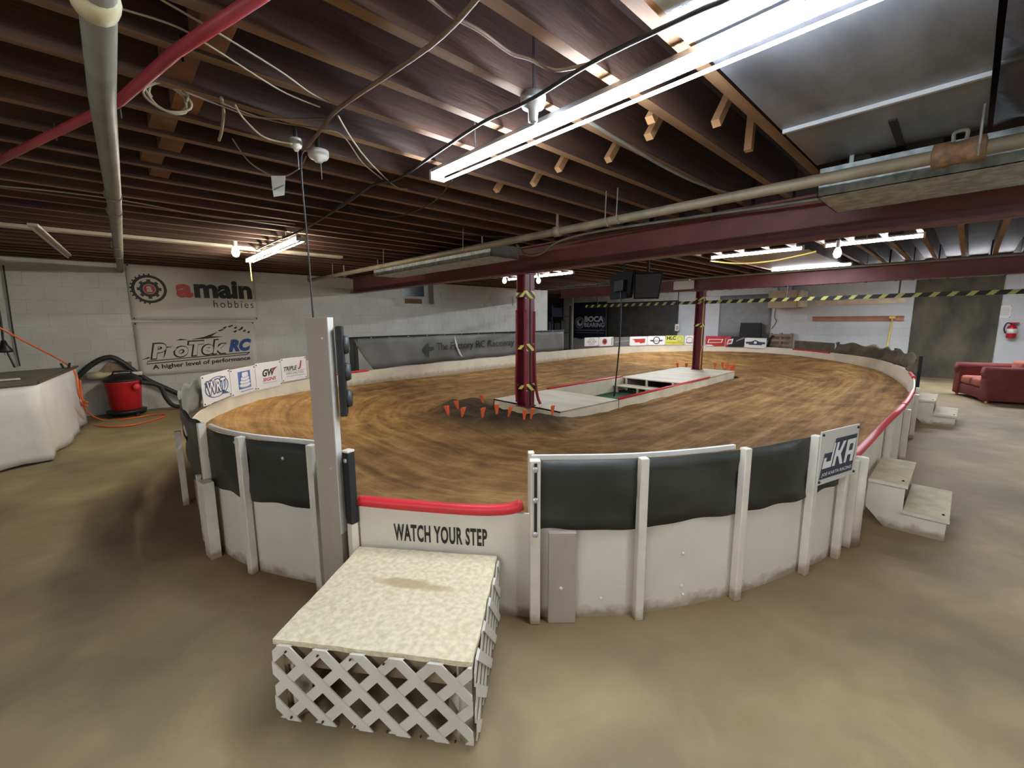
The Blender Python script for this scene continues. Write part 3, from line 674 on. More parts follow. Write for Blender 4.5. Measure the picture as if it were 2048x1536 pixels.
def bq(x, y):
    kx = round(x*60)/60
    if kx not in xs: xs[kx] = (on_banner(873+155*kx, .36), on_banner(873+155*kx, .72))
    i = math.floor(x*60)/60; i2 = min(1, i+1/60)
    for q in (i, i2):
        q = round(q*60)/60
        if q not in xs: xs[q] = (on_banner(873+155*q, .36), on_banner(873+155*q, .72))
    a = xs[round(i*60)/60]; c = xs[round(i2*60)/60]; w_ = (x-i)*60
    lo = a[0].lerp(c[0], w_); hi = a[1].lerp(c[1], w_); return lo.lerp(hi, y)
for vv, fq in islands([bq(min(max(x, 0), 1), y) for x, y in v], f_): MB().add(vv, fq).build('letter', INK, rb)
b = MB()
def bp_(px, g): return on_banner(px, g)
b.add([bp_(846, .5), bp_(857, .76), bp_(858, .6), bp_(868, .58), bp_(868, .48), bp_(858, .44), bp_(857, .2)], [(0, 1, 2, 3, 4, 5, 6)]); b.build('arrow_print', INK, rb)
b = MB(); q = [bp_(909, .98), bp_(912, .78), bp_(916, .5), bp_(925, .1), bp_(918, .25), bp_(912, .55), bp_(910, .75)]; b.add(q, [(0, 1, 2, 3, 4, 5, 6)]); b.build('tear', SIGNB, rb)
for i in range(13):
    t = tl+(tr-tl)*(.08+.9*i/13); p = wall_at(t); n_, d_ = outn(t); bolt(rb, (p.x-n_.x*.002, p.y-n_.y*.002, zl+(zr-zl)*(.08+.9*i/13)-.005), (-n_.x, -n_.y, 0), .014, SIGNW)

# ------------------------------------------------------------------ signs on the walls
def sign(name, label, A, B, z0, z1, m, group=None, th=.006, cat='sign', towards=True):
    """upright flat sign between plan points A (left as seen from the track camera) and B"""
    A = Vector((A[0], A[1], z0)); B = Vector((B[0], B[1], z0)); U = B-A; V = Vector((0, 0, z1-z0)); N = U.cross(V).normalized()
    t = thing(name, label, cat, (A+B)/2, group)
    MB().prism([(0, 0), (1, 0), (1, 1), (0, 1)], A-N*th, U, V, th).build('board', m, t)
    for a, b_ in ((.04, .94), (.96, .94), (.04, .06), (.96, .06)): bolt(t, A+U*a+V*b_, N, .008, INK)
    return t, Face(A, U, V, t)
def curve_sign(name, label, x0, x1, yt, yb, tr_, m, off=.02, cat='sign', group=None):
    ta, tb = t_at_px(x0, *tr_), t_at_px(x1, *tr_)
    (na, _), (nb, _) = outn(ta), outn(tb); A = wall_at(ta)-na*off; B = wall_at(tb)-nb*off
    mid = (A+B)/2
    return sign(name, label, A, B, zpx(mid, yb), zpx(mid, yt), m, group)
NL = (20, 24.2, .75)
t, f = curve_sign('sponsor_sign', 'white sign with blue WRT oval logo on the track wall', 400, 457, 745, 801, NL, SIGNW)
f.ring(.5, .5, .42, .36, .03, INKB); f.ell(.55, .52, .3, .26, INKL); f.up(); f.poly([(.08, .75), (.3, .7), (.14, .56)], INKB); f.poly([(.7, .3), (.95, .12), (.62, .2)], INKB); f.up()
f.text('WRT', .12, .27, .82, .79, INKN, bold=.09, split=True); f.up(); f.text('WRT', .145, .305, .795, .755, INKW, bold=.02, split=True); f.done()
t, f = curve_sign('sponsor_sign', 'white sign with blue square and white tiered cake emblem', 458, 508, 735, 787, NL, SIGNW)
f.poly([(.28, .2), (.78, .2), (.78, .86), (.28, .86)], INKV); f.up()
for z_, rw in ((.34, .22), (.47, .2), (.59, .17), (.71, .13)):
    f.ell(.53, z_-.03, rw, .075, INKL); f.up(); f.ell(.53, z_, rw, .08, INKW); f.up()
f.poly([(.34, .44), (.72, .44), (.72, .7), (.34, .7)][:0] or [(.4, .74), (.66, .74), (.64, .82), (.42, .82)], INKW); f.poly([(.3, .1), (.8, .1), (.8, .125), (.3, .125)], INKV); f.done()
t, f = curve_sign('sponsor_sign', 'white sign with black GW and red SIGNS lettering', 509, 560, 724, 775, NL, SIGNW)
f.text('GW', .24, .46, .74, .74, INK, shear=.25, bold=.04, split=True); f.text('SIGNS', .24, .28, .76, .41, INKR, shear=.2, bold=.03); f.poly([(.6, .74), (.86, .78), (.66, .62)], INKR); f.poly([(.24, .2), (.8, .2), (.8, .215), (.24, .215)], INKO); f.done()
t, f = curve_sign('sponsor_sign', 'white sign with TRIPLE and a red letter J', 561, 611, 715, 760, NL, SIGNW)
f.text('TRIPLE', .08, .46, .6, .64, INK, shear=.25, bold=.03); f.text('J', .64, .46, .82, .84, INKR, shear=.2, bold=.03); f.text('SPECIALTIES', .16, .28, .86, .38, INK, space=1.2); f.poly([(.08, .42), (.92, .42), (.92, .43), (.08, .43)], INK); f.poly([(.16, .2), (.92, .2), (.92, .215), (.16, .215)], INKV); f.done()
FR = (10.8, 16.9, .8)
def far(label, x0, x1, yt, yb, m=SIGNW): return curve_sign('sponsor_sign', label, x0, x1, yt, yb, FR, m)
t, f = far('white sign with grey hexagon emblem below the navy banner', 1168, 1196, 675, 692)
f.ring(.5, .5, .28, .42, .06, INKO, n=6); f.ring(.5, .5, .14, .22, .05, INKO); f.poly([(.12, .48), (.88, .48), (.88, .52), (.12, .52)], INKO); f.done()
t, f = far('white sign with round red emblem and edge text', 1197, 1226, 674, 692)
f.ell(.4, .5, .17, .32, INKR); f.up(); f.ell(.4, .5, .09, .16, INKG); f.poly([(.86, .1), (.93, .1), (.93, .9), (.86, .9)], INKO); f.done()
t, f = far('plain grey sign between two white sponsor signs', 1227, 1258, 674, 691, FABRICG)
f.poly([(.05, .35), (.95, .5), (.95, .62), (.05, .47)], INKO); f.done()
t, f = far('white sign with red wing logo', 1259, 1294, 673, 691)
f.poly([(.12, .72), (.88, .76), (.86, .3), (.6, .22), (.55, .36), (.3, .34), (.28, .55)], INKR); f.done()
t, f = far('white sign with dark winged circle emblem', 1295, 1330, 672, 690)
f.ring(.5, .52, .2, .42, .1, INKG); f.poly([(.1, .56), (.9, .56), (.8, .4), (.2, .4)], INKG); f.up(); f.poly([(.36, .52), (.64, .52), (.64, .45), (.36, .45)], INKW); f.done()
t, f = far('yellow green sign with black HLC letters', 1331, 1368, 671, 690, LIME)
f.text('HLC', .06, .55, .55, .92, INK, bold=.04, split=True); f.poly([(.02, .18), (.98, .18), (.98, .34), (.02, .34)], mat('ink_ochre', (196, 168, 60), .5)); f.ring(.76, .64, .13, .28, .05, INKO); f.done()
t, f = far('white sign with thin red outline drawing beside the yellow one', 1369, 1390, 671, 690)
f.ring(.45, .5, .32, .34, .05, INKR); f.poly([(.1, .2), (.9, .2), (.9, .26), (.1, .26)], INKG); f.done()
t, f = far('red sponsor sign with slanted white script beside the far column', 1411, 1450, 672, 692, mat('sign_red', (184, 48, 52), .5))
f.poly([(.0, 0), (.5, 0), (.3, .12), (0, .14)], INKW); f.poly([(.1, .3), (.84, .34), (.92, .7), (.16, .7)], INKW); f.up(); f.poly([(.15, .36), (.8, .4), (.86, .64), (.2, .64)], INKR); f.done()
t, f = far('black sponsor sign with red and white slashes', 1451, 1489, 673, 694, INK)
f.poly([(.0, 0), (.12, 0), (.3, 1), (.0, 1)], INKR); f.poly([(.05, .2), (.35, .3), (.42, .8), (.12, .7)], INKW); f.up(); f.poly([(.14, .35), (.3, .4), (.33, .65), (.18, .6)], INKR); f.poly([(.55, .5), (.98, .82), (.98, .95), (.6, .66)], INKO); f.done()
t, f = far('white sign with grey winged emblem beside the wooden pallet', 1490, 1534, 676, 696)
f.poly([(.06, .6), (.3, .62), (.5, .8), (.7, .62), (.94, .6), (.94, .4), (.06, .4)], INKN); f.up(); f.ell(.5, .54, .07, .13, INKW); f.poly([(.2, .3), (.82, .3), (.8, .4), (.2, .4)], INKN); f.done()
# blue logo sign on the near fence
n_, d_ = outn(3); pa = wall_at(2.985)+outn(2.985)[0]*.062; pb = wall_at(3.82)+outn(3.82)[0]*.07
t, f = sign('logo_sign', 'white sign with navy slanted JKA logo on the near fence', pa, pb, .55, .86, SIGNB)
f.poly([(.03, .1), (.9, .1), (.96, .82), (.38, .82), (.34, .58), (.12, .58)], INKN); f.up()
f.poly([(.07, .3), (.3, .3), (.39, .74), (.34, .74), (.28, .42), (.16, .42), (.18, .5), (.11, .5)], INKW)
f.poly([(.33, .3), (.4, .3), (.43, .47), (.47, .47), (.53, .3), (.61, .3), (.54, .5), (.66, .74), (.58, .74), (.5, .58), (.45, .58), (.48, .74), (.42, .74)], INKW)
f.poly([(.64, .3), (.7, .3), (.73, .44), (.82, .44), (.8, .3), (.88, .3), (.94, .74), (.7, .74)], INKW); f.up(); f.poly([(.745, .52), (.84, .52), (.86, .65), (.77, .65)], INKN)
f.text('JOE KARTA RACING', .07, .14, .87, .22, INKW, shear=.2, bold=.02); f.done()
# the two vinyl banners on the left wall
def vinyl(label, x0, x1, z0, z1, sag, dy):
    t = thing('vinyl_banner', label, 'banner', ((x0+x1)/2, LW, z0)); fn = lambda a, b: dy+sag*(math.sin(a*math.pi)*math.sin(b*math.pi)*.6+.5*b*b*math.sin(a*9)*.3)
    n, r = 24, 12; O = Vector((x0, LW-.012, z0)); U = Vector((x1-x0, 0, 0)); V = Vector((0, 0, z1-z0)); N = Vector((0, -1, 0))
    vs = [O+U*(i/n)+V*(j/r)+N*fn(i/n, j/r) for i in range(n+1) for j in range(r+1)]
    o = MB().add(vs, [(i*(r+1)+j, (i+1)*(r+1)+j, (i+1)*(r+1)+j+1, i*(r+1)+j+1) for i in range(n) for j in range(r)]).build('vinyl', BANNER, t, smooth=True)
    md = o.modifiers.new('t', 'SOLIDIFY'); md.thickness = .002
    for a, b in ((.015, .03), (.985, .03), (.015, .97), (.985, .97)): bolt(t, O+U*a+V*b+N*(fn(a, b)+.002), N, .012, INK)
    f = Face(O, U, V, t, fn); f.lift = .004
    return t, f
tl_, br_ = onY(249, 525, LW), onY(513, 638, LW)
t, f = vinyl('white vinyl banner with gear emblem, top one on the block wall', onY(257, 585, LW).x, onY(511, 590, LW).x, onY(264, 640, LW).z, 2.44, .03, .01)
W_, H_ = f.U.length, f.V.length; gx_, gz_, gr = .145, .56, .125
for q in range(26):                                                   # teeth on the left half of the outer ring
    a = math.pi*(.48+1.04*q/25)
    if q % 2 == 0:
        c_, s_ = math.cos(a), math.sin(a); e_ = .05
        P = [(gx_+(gr*r_)*math.cos(a+k_), gz_+(gr*r_)*W_/H_*math.sin(a+k_)) for r_, k_ in ((.95, -e_), (1.1, -e_), (1.1, e_), (.95, e_))]; f.poly(P, INK)
f.ring(gx_, gz_, gr, gr*W_/H_, .045, INK); f.ring(gx_, gz_, gr*.56, gr*.56*W_/H_, .05, INKG)
for q in range(8):
    a = 2*math.pi*q/8; P = [(gx_+gr*r_*math.cos(a+k_), gz_+gr*r_*W_/H_*math.sin(a+k_)) for r_, k_ in ((.52, -.2), (.7, -.16), (.7, .16), (.52, .2))]; f.poly(P, INKG)
f.ell(gx_, gz_, gr*.33, gr*.33*W_/H_, INKR); f.up(); f.text('a', gx_-.02, gz_-.05, gx_+.02, gz_+.05, BANNER, bold=.03)
f.text('a', .335, .42, .465, .68, INKR, bold=.05); f.text('main', .475, .42, .965, .78, INK, bold=.045, split=True); f.text('hobbies', .62, .24, .97, .385, INKG, space=1.25); f.done()
t, f = vinyl('white vinyl banner with blue and black racing logo, lower one on the block wall', onY(273, 700, LW).x, onY(512, 690, LW).x, onY(290, 752, LW).z, onY(272, 643, LW).z-.01, .02, .006)
f.text('ProTek', .09, .29, .73, .61, INK, shear=.2, bold=.075, skew=.05); f.up(); f.text('ProTek', .105, .315, .715, .585, BANNER, shear=.2, bold=.03, skew=.05); f.text('RC', .735, .37, .955, .63, INKB, shear=.28, bold=.07, skew=.02, split=True)
f.bar(.07, .265, .93, .345, .016, INK); f.bar(.06, .215, .9, .30, .016, INK); f.bar(.06, .215, .07, .265, .02, INK, 2); f.bar(.9, .30, .93, .345, .02, INK, 2); f.poly([(.02, .3), (.09, .33), (.08, .355)], INK)
f.poly([(.42, .655), (.53, .70), (.66, .80), (.60, .71), (.70, .695), (.56, .665)], INK); f.poly([(.30, .645), (.34, .675), (.41, .65)], INK)
for (a_, b_2, w_2) in ((.655, .82, .05), (.70, .87, .03), (.745, .90, .045), (.80, .865, .025), (.835, .83, .04), (.79, .79, .03), (.88, .80, .025), (.92, .77, .02), (.86, .86, .02)):
    f.poly([(a_, b_2), (a_+w_2, b_2+.035), (a_+w_2+.012, b_2+.02), (a_+.02, b_2-.018)], INK)
f.text('A higher level of performance', .10, .09, .93, .20, INK, bold=.025, skew=.08, split=True); f.done()
# banners and hangings on the far wall
def hang(name, label, cat, px0, px1, yt, yb, m, off=.03, wave=.02, cols=20):
    A = onX(px0, (yt+yb)/2, FWL-off); B = onX(px1, (yt+yb)/2, FWL-off); z1 = onX(px0, yt, FWL-off).z; z0 = onX(px0, yb, FWL-off).z
    t = thing(name, label, cat, ((A+B)/2).xy.to_3d()+Vector((0, 0, z0))); r = 6
    vs = [(FWL-off-abs(wave*math.sin(i*1.7)*(1.1-j/r)), A.y+(B.y-A.y)*i/cols, z0+(z1-z0)*j/r+(.02*math.sin(i*.9) if j == 0 else 0)) for i in range(cols+1) for j in range(r+1)]
    o = MB().add(vs, [(i*(r+1)+j, (i+1)*(r+1)+j, (i+1)*(r+1)+j+1, i*(r+1)+j+1) for i in range(cols) for j in range(r)]).build('cloth', m, t, smooth=True)
    md = o.modifiers.new('t', 'SOLIDIFY'); md.thickness = .004
    return t, Face((FWL-off-wave-.012, A.y, z0), (0, B.y-A.y, 0), (0, 0, z1-z0), t)
t, f = hang('navy_banner', 'navy blue banner with white BOCA BEARING lettering on the far wall', 'banner', 1146, 1213, 606, 676, NAVY, .03, .004)
f.ring(.22, .44, .15, .17, .05, INKO); f.ell(.22, .44, .09, .1, INKW); f.up(); f.ell(.24, .47, .05, .06, NAVY); f.text('BOCA', .37, .46, .93, .62, INKW, bold=.05, split=True); f.text('BEARING', .37, .32, .95, .44, INKW, bold=.02, split=True)
f.poly([(.08, .22), (.96, .22), (.96, .245), (.08, .245)], INKO); f.poly([(.1, .155), (.94, .155), (.94, .17), (.1, .17)], INKO); f.ring(.62, .44, .36, .26, .02, INKO, t0=-.2, t1=.12); f.done()
hang('dark_curtain', 'black fabric curtain hanging beside the navy banner', 'curtain', 1214, 1356, 606, 674, MESH, .04, .03)
hang('grey_sheet', 'grey translucent plastic sheet hanging on the far wall', 'sheet', 1438, 1541, 592, 676, mat('grey_poly', (126, 128, 130), .5, var=.08), .03, .012)
A = onX(1355, 640, FWL-.2)
t, f = sign('small_sign', 'small white paper sign with red mark beside the black curtain', onX(1350, 650, FWL-.1).xy, onX(1359, 650, FWL-.1).xy, onX(1354, 662, FWL-.1).z, onX(1354, 648, FWL-.1).z, PAPER)
f.ell(.5, .45, .25, .25, INKR); f.up(); f.ell(.5, .45, .12, .12, INKW); f.done()
# things on the far wall
a, b_ = onX(1626, 633, FWL-.03), onX(1807, 644, FWL-.03)
t = thing('wall_shelf', 'reddish wooden rail with small pegs on the far block wall', 'rail', (FWL, (a.y+b_.y)/2, b_.z))
MB().box(FWL-.045, FWL-.001, b_.y, a.y, a.z-.13, a.z-.02).build('plank', mat('rail_wood', (176, 120, 92), .6, var=.12), t)
MB().box(FWL-.1, FWL-.001, b_.y, a.y, a.z-.02, a.z).build('ledge', mat('rail_wood', (176, 120, 92), .6), t)
for q in range(7): MB().lathe([(.012, 0), (.012, .05), (0, .055)], (FWL-.045, b_.y+(a.y-b_.y)*(.08+.14*q), a.z-.07), (-1, 0, 0), 8).build('peg', PALEWOOD, t)
a, b_ = onX(1631, 604, FWL-.03), onX(1811, 609, FWL-.03)
t = thing('pale_rail', 'pale wooden rail near the ceiling on the far block wall', 'rail', (FWL, (a.y+b_.y)/2, a.z))
MB().box(FWL-.04, FWL-.001, b_.y, a.y, a.z-.09, a.z+.03).build('plank', mat('rail_pale', (222, 200, 172), .6), t)
for q in (.35, .6, .72): MB().box(FWL-.1, FWL-.03, b_.y+(a.y-b_.y)*q, b_.y+(a.y-b_.y)*q+.12, a.z+.03, a.z+.06).build('peg', SIGNW, t)
a, b_ = onX(1785, 635, FWL-.12), onX(1773, 700, FWL-.5)
t = thing('yellow_squeegee', 'yellow handled squeegee leaning against the wooden rail', 'squeegee', b_)
MB().tube([a, b_, b_+(b_-a)*.9], .022, 8).build('handle', YELLOW, t, smooth=True); MB().obox(a+Vector((-.02, 0, 0)), (0, 1, 0), (1, 0, 0), (0, 0, 1), .12, .04, .06).build('head', YELLOW, t, bevel=.006)
# pallet
pa, pb = onX(1537, 695, FWL-.12), onX(1583, 695, FWL-.12); zt = onX(1537, 666, FWL-.12).z
t = thing('pallet', 'old wooden pallet standing on edge against the far wall', 'pallet', (FWL-.12, (pa.y+pb.y)/2, 0))
for q in range(8): MB().box(FWL-.16, FWL-.14, pb.y, pa.y-.06, zt-.1-q*.15, zt-q*.15-.03).build('slat', PALLET, t)
for q in (pb.y, (pa.y+pb.y)/2-.03, pa.y-.06): MB().box(FWL-.14, FWL-.04, q, q+.06, 0, zt).build('stringer', PALLET, t)
# heater / fan unit
a, b_ = onX(1537, 590, FWL-.7), onX(1592, 615, FWL-.7); c_ = onX(1618, 590, FWL-.3)
t = thing('wall_unit', 'tan heater unit with cream louvred end near the ceiling', 'heater', (FWL-.5, (a.y+b_.y)/2, b_.z))
MB().box(FWL-.7, FWL-.01, b_.y, a.y, b_.z, b_.z+.5).build('casing', TAN, t, bevel=.01)
MB().box(FWL-.62, FWL-.05, b_.y-.12, b_.y, b_.z+.02, b_.z+.48).build('end_cover', CREAM, t, bevel=.01)
for q in range(7): MB().box(FWL-.6+q*.08, FWL-.57+q*.08, b_.y-.135, b_.y-.12, b_.z+.03, b_.z+.12).build('louvre', CREAM, t)
MB().box(FWL-.45, FWL-.4, a.y-.2, a.y-.16, b_.z+.5, ZJ).build('hanger', GALVD, t); MB().box(FWL-.45, FWL-.4, b_.y+.16, b_.y+.2, b_.z+.5, ZJ).build('hanger', GALVD, t)
cable('heater_cord', 'thin dark cord hanging below the tan heater unit', 'cord', [onX(1551, 615, FWL-.02), onX(1549, 635, FWL-.02), onX(1553, 642, FWL-.02), onX(1543, 658, FWL-.02)], .008, WIRED)
# black crate behind the signs
a, b_ = onX(1474, 646, FWL-.35), onX(1521, 676, FWL-.35)
t = thing('black_board', 'black padded board leaning in front of the grey sheet', 'board', (FWL-.35, (a.y+b_.y)/2, 0))
MB().prism([(0, 0), (1, 0), (.93, 1), (.08, 1)], (FWL-.24, a.y, 0), (0, b_.y-a.y, 0), (.1, 0, a.z), .06).build('panel', BLACKM, t, bevel=.008)
MB().tube([(FWL-.2, b_.y-.1, .2), (FWL-.16, b_.y-.22, .9), (FWL-.16, b_.y-.3, .98)], .035, 8).build('strap', BLACKM, t)
# paper notice and fire extinguisher
t, f = sign('paper_notice', 'white paper notice pinned above the fire extinguisher', onX(1994, 624, FWL-.012).xy, onX(2022, 624, FWL-.012).xy, onX(1994, 636, FWL-.012).z, onX(1994, 611, FWL-.012).z, PAPER)
for q in range(6): f.poly([(.12, .75-.1*q), (.88, .75-.1*q), (.88, .77-.1*q), (.12, .77-.1*q)], INKO)
f.done()
e_ = onX(2021, 676, FWL-.1); h_ = onX(2021, 645, FWL-.1).z-e_.z
t = thing('fire_extinguisher', 'red fire extinguisher with black hose on the white block wall', 'extinguisher', e_)
cy_ = MB().lathe([(.0, 0), (.07, .0), (.078, .02), (.078, h_*.66), (.06, h_*.78), (.025, h_*.84), (.025, h_*.92), (0, h_*.93)], e_, n=20); cy_ = cy_.build('cylinder', REDX, t, smooth=True)
MB().lathe([(.0795, h_*.3), (.0795, h_*.6)], e_, n=20).build('label_band', PAPER, cy_, smooth=True)
MB().box(e_.x-.03, e_.x+.03, e_.y-.1, e_.y+.04, e_.z+h_*.92, e_.z+h_).build('handle', REDX, t, bevel=.006)
MB().tube(smooth_pts([(e_.x-.02, e_.y+.02, e_.z+h_*.93), (e_.x-.05, e_.y+.09, e_.z+h_*.95), (e_.x-.06, e_.y+.12, e_.z+h_*.6), (e_.x-.05, e_.y+.09, e_.z+h_*.3)]), .014, 8).build('hose', BLACK, t, smooth=True)
MB().box(FWL-.04, FWL, e_.y-.03, e_.y+.03, e_.z+h_*.4, e_.z+h_).build('bracket', BLACK, t)
# monitors hung over the pit
pm = Vector((6.28, 4.1))
t = thing('monitor', 'black flat screen monitor hung from the ceiling, its plain back with mount plate showing', 'monitor', (6.4, 4.25, 1.9))
def tv(t, pxa, Xa, pxb, Xb, yt, yb, front):
    A = onX(pxa, yb, Xa); B = onX(pxb, yb, Xb); z0 = (A.z+B.z)/2; z1 = (onX(pxa, yt, Xa).z+onX(pxb, yt, Xb).z)/2
    A.z = B.z = z0; U = B-A; V = Vector((0, 0, z1-z0))-Vector((F0.x, F0.y, 0))*.08; N = U.cross(V).normalized()
    cs = MB().prism([(0.06, 0), (.94, 0), (1, 1), (0, 1)], A-N*.05, U, V, .05); cs = cs.build('casing', mat('casing_black', (26, 27, 34), .85, spec=.15), t, bevel=.006)
    if front: MB().prism([(.1, .06), (.9, .06), (.95, .94), (.05, .94)], A, U, V, .004).build('screen', SCREEN, cs)
    else: MB().prism([(.3, .3), (.7, .3), (.7, .7), (.3, .7)], A, U, V, .03).build('mount_plate', BLACKM, cs)
    m_ = A+U*.5+V*.9-N*.06; MB().tube([m_, (m_.x, m_.y, ZJ)], .02, 8).build('hanger_pole', BLACKM, t); return t
tv(t, 1217, 6.7, 1262, 6.25, 546, 598, False)
t = thing('monitor', 'black flat screen monitor hung from the ceiling, its grey screen showing', 'monitor', (6.4, 3.7, 1.9))
tv(t, 1264, 6.2, 1321, 6.45, 546, 598, True)
pc = onz(1228, 793, .18)
cable('monitor_cable', 'black cable dropping from the monitors into the pit', 'cable', [(6.35, 4.05, 1.95), onX(1240, 670, pc.x+.03), onX(1236, 720, pc.x+.02), pc], .012, BLACK)

# ------------------------------------------------------------------ platform with pit
pl = thing('platform', 'long white wooden marshal platform with green carpeted pit in the track centre', 'platform', (7.2, 4.2, .1))
X0, X1, X2, X3 = 4.22, 5.5, 7.78, 10.45; Y0, Y1 = 3.50, 4.88
PT = mat('platform_top', (216, 206, 180), .6, var=.12, scale=3, bump=.1, stretch=(1, .4, 1))
def quadbox(b, P, z0, z1): b.prism([(p[0], p[1]) for p in P], (0, 0, z0), (1, 0, 0), (0, 1, 0), z1-z0)
b = MB(); quadbox(b, [(X0, Y0+.05), (X1, Y0), (X1, Y1), (X0, Y1)], PZ-.02, PZ); b.build('deck', PT, pl)
b = MB(); quadbox(b, [(X2, Y0), (X3, Y0+.1), (X3, Y1+.0), (X2, Y1+.0)], PZ-.02, PZ); b.build('deck', PT, pl)
for (a, c) in (((X0, Y0+.05), (X1, Y0)), ((X1, Y0), (X2, Y0)), ((X2, Y0), (X3, Y0+.1)), ((X3, Y0+.1), (X3, Y1+.0)), ((X3, Y1+.0), (X2, Y1+.0)), ((X2, Y1+.0), (X1, Y1)), ((X1, Y1), (X0, Y1)), ((X0, Y1), (X0, Y0+.05))):
    MB().ribbon([Vector(a), Vector(c)], .005, PZ-.001, .02).build('side_board', PT, pl)
MB().box(X1+.005, X1+.02, Y0, Y1, .02, PZ-.02).build('inner_board', PT, pl)
b = MB(); quadbox(b, [(X1, Y0+.02), (X2+.6, Y0+.02), (X2+.6, Y1+.0), (X1, Y1-.02)], .005, .03); b.build('carpet', GREEN, pl)
MB().box(X2-.36, X2-.05, Y0+.03, Y1-.02, .15, .17).build('step_tread', PT, pl)
for y in (Y0+.25, Y0+.8, Y1-.12): MB().box(X2-.34, X2-.3, y, y+.04, .03, .15).build('step_leg', PT, pl); MB().box(X2+.0, X2+.03, y, y+.04, .03, PZ-.02).build('deck_leg', PT, pl)
for (a, c) in (((X1, Y0-.0, PZ+.01), (X2+1.1, Y0+.03, PZ+.01)), ((X1-.05, Y1, PZ+.01), (X2, Y1+.0, PZ+.01))):
    MB().tube([a, c], .02, 8).build('foam_bumper', RED, pl, smooth=True)
# orange corner markers: folded plastic strips stuck point-down into the berm
def marker(label, x, y, z, lean, az, h=.11, w=.05, group=None):
    t = thing('track_marker', label, 'marker', (x, y, z), group); c, s = math.cos(az), math.sin(az)
    for q in (-1, 1):
        P = [(-.006, -.02), (.006, -.02), (w*.5+lean*h+q*.006, h), (-w*.5+lean*h+q*.006, h)]
        c2_, s2_ = math.cos(az+q*.35), math.sin(az+q*.35); MB().prism(P, (x-s*.006*q, y+c*.006*q, z), (c2_, s2_, 0), (-s*.18*q, c*.18*q, 1), .005).build('blade', NEON, t)
    return t
MK = [(898, 832, -.3), (917, 812, -.3), (967, 806, -.35), (924, 848, .2), (965, 852, .1), (1016, 852, .35), (1048, 845, .1), (1061, 848, .25), (1104, 832, .1), (994, 850, 0.)]
for x, y, l in MK:
    p = onz(x, y, .27); z = dirt_z(p.x, p.y); p = onz(x, y, z); marker('orange V-shaped plastic marker stuck in the berm by the foam edged column', p.x, p.y, dirt_z(p.x, p.y), l, -.75, .12, .055, 'orange markers around the near berm')
for x, y, l in ((1356, 737, -.2), (1372, 738, 0), (1429, 737, 0), (1452, 741, .2), (1459, 744, .3), (1465, 742, .1), (1445, 738, -.1)):
    p = onz(x, y, .2); z = dirt_z(p.x, p.y); p = onz(x, y, z); z = dirt_z(p.x, p.y)
    if X2-.1 < p.x < X3+.05 and Y0 < p.y < Y1+.3: p = Vector((X3+.25+rng.uniform(0, .2), p.y, 0)); z = dirt_z(p.x, p.y)
    marker('orange V-shaped plastic marker beyond the far platform', p.x, p.y, z, l, -.75, .16, .07, 'orange markers around the far turn')

# ------------------------------------------------------------------ step box with lattice
BZ = .33; bp = [onz(545, 1278, BZ), onz(945, 1325, BZ), onz(1005, 1122, BZ), onz(708, 1100, BZ)]
FLc, FRc, BRc, BLc = [Vector((p.x, p.y)) for p in bp]
BLc = ga-gd*.0+gn*.02; BRc = BLc+gd*.72
sb = thing('step_box', 'low white step box with lattice skirt at the track gate', 'step', ((FLc.x+BRc.x)/2, (FLc.y+BRc.y)/2, 0))
TOPM = mat('step_top', (220, 209, 178), .75, dark=(208, 195, 160), scale=42, bump=.35, bscale=55)
nt = TOPM.node_tree; g_ = nt.nodes.new('ShaderNodeNewGeometry'); s_ = nt.nodes.new('ShaderNodeVectorMath'); s_.operation = 'SUBTRACT'; nt.links.new(g_.outputs['Position'], s_.inputs[0])
sc_ = onz(820, 1168, BZ); s_.inputs[1].default_value = (sc_.x, sc_.y, BZ)
mp_ = nt.nodes.new('ShaderNodeMapping'); mp_.vector_type = 'TEXTURE'; mp_.inputs['Rotation'].default_value = (0, 0, -.984); mp_.inputs['Scale'].default_value = (.21, .04, 1); nt.links.new(s_.outputs[0], mp_.inputs[0])
ln_ = nt.nodes.new('ShaderNodeVectorMath'); ln_.operation = 'LENGTH'; nt.links.new(mp_.outputs[0], ln_.inputs[0])
nn_ = nt.nodes.new('ShaderNodeTexNoise'); nn_.inputs['Scale'].default_value = 14; nt.links.new(g_.outputs['Position'], nn_.inputs['Vector'])
fs_ = math_node(nt, 'MULTIPLY', math_node(nt, 'SUBTRACT', 1.45, math_node(nt, 'ADD', ln_.outputs['Value'], math_node(nt, 'MULTIPLY', nn_.outputs['Fac'], .9)), True), 2.2, True)
mx_ = nt.nodes.new('ShaderNodeMix'); mx_.data_type = 'RGBA'; b_ = nt.nodes['Principled BSDF']; src = b_.inputs['Base Color'].links[0].from_socket
nt.links.new(math_node(nt, 'MULTIPLY', fs_, .75), mx_.inputs[0]); nt.links.new(src, mx_.inputs[6]); mx_.inputs[7].default_value = (*lin((176, 146, 100)), 1); nt.links.new(mx_.outputs[2], b_.inputs['Base Color'])
ctrB = (FLc+FRc+BRc+BLc)/4
b = MB(); P = []
for A, B in ((FLc, FRc), (FRc, BRc), (BRc, BLc), (BLc, FLc)):
    for k in range(12):
        q = A.lerp(B, k/12); j = rng.uniform(-.003, .003) if k else 0; P.append((q+(q-ctrB).normalized()*j))
b.prism([(q.x, q.y) for q in P], (0, 0, BZ-.02), (1, 0, 0), (0, 1, 0), .02); b.build('top_board', TOPM, sb)
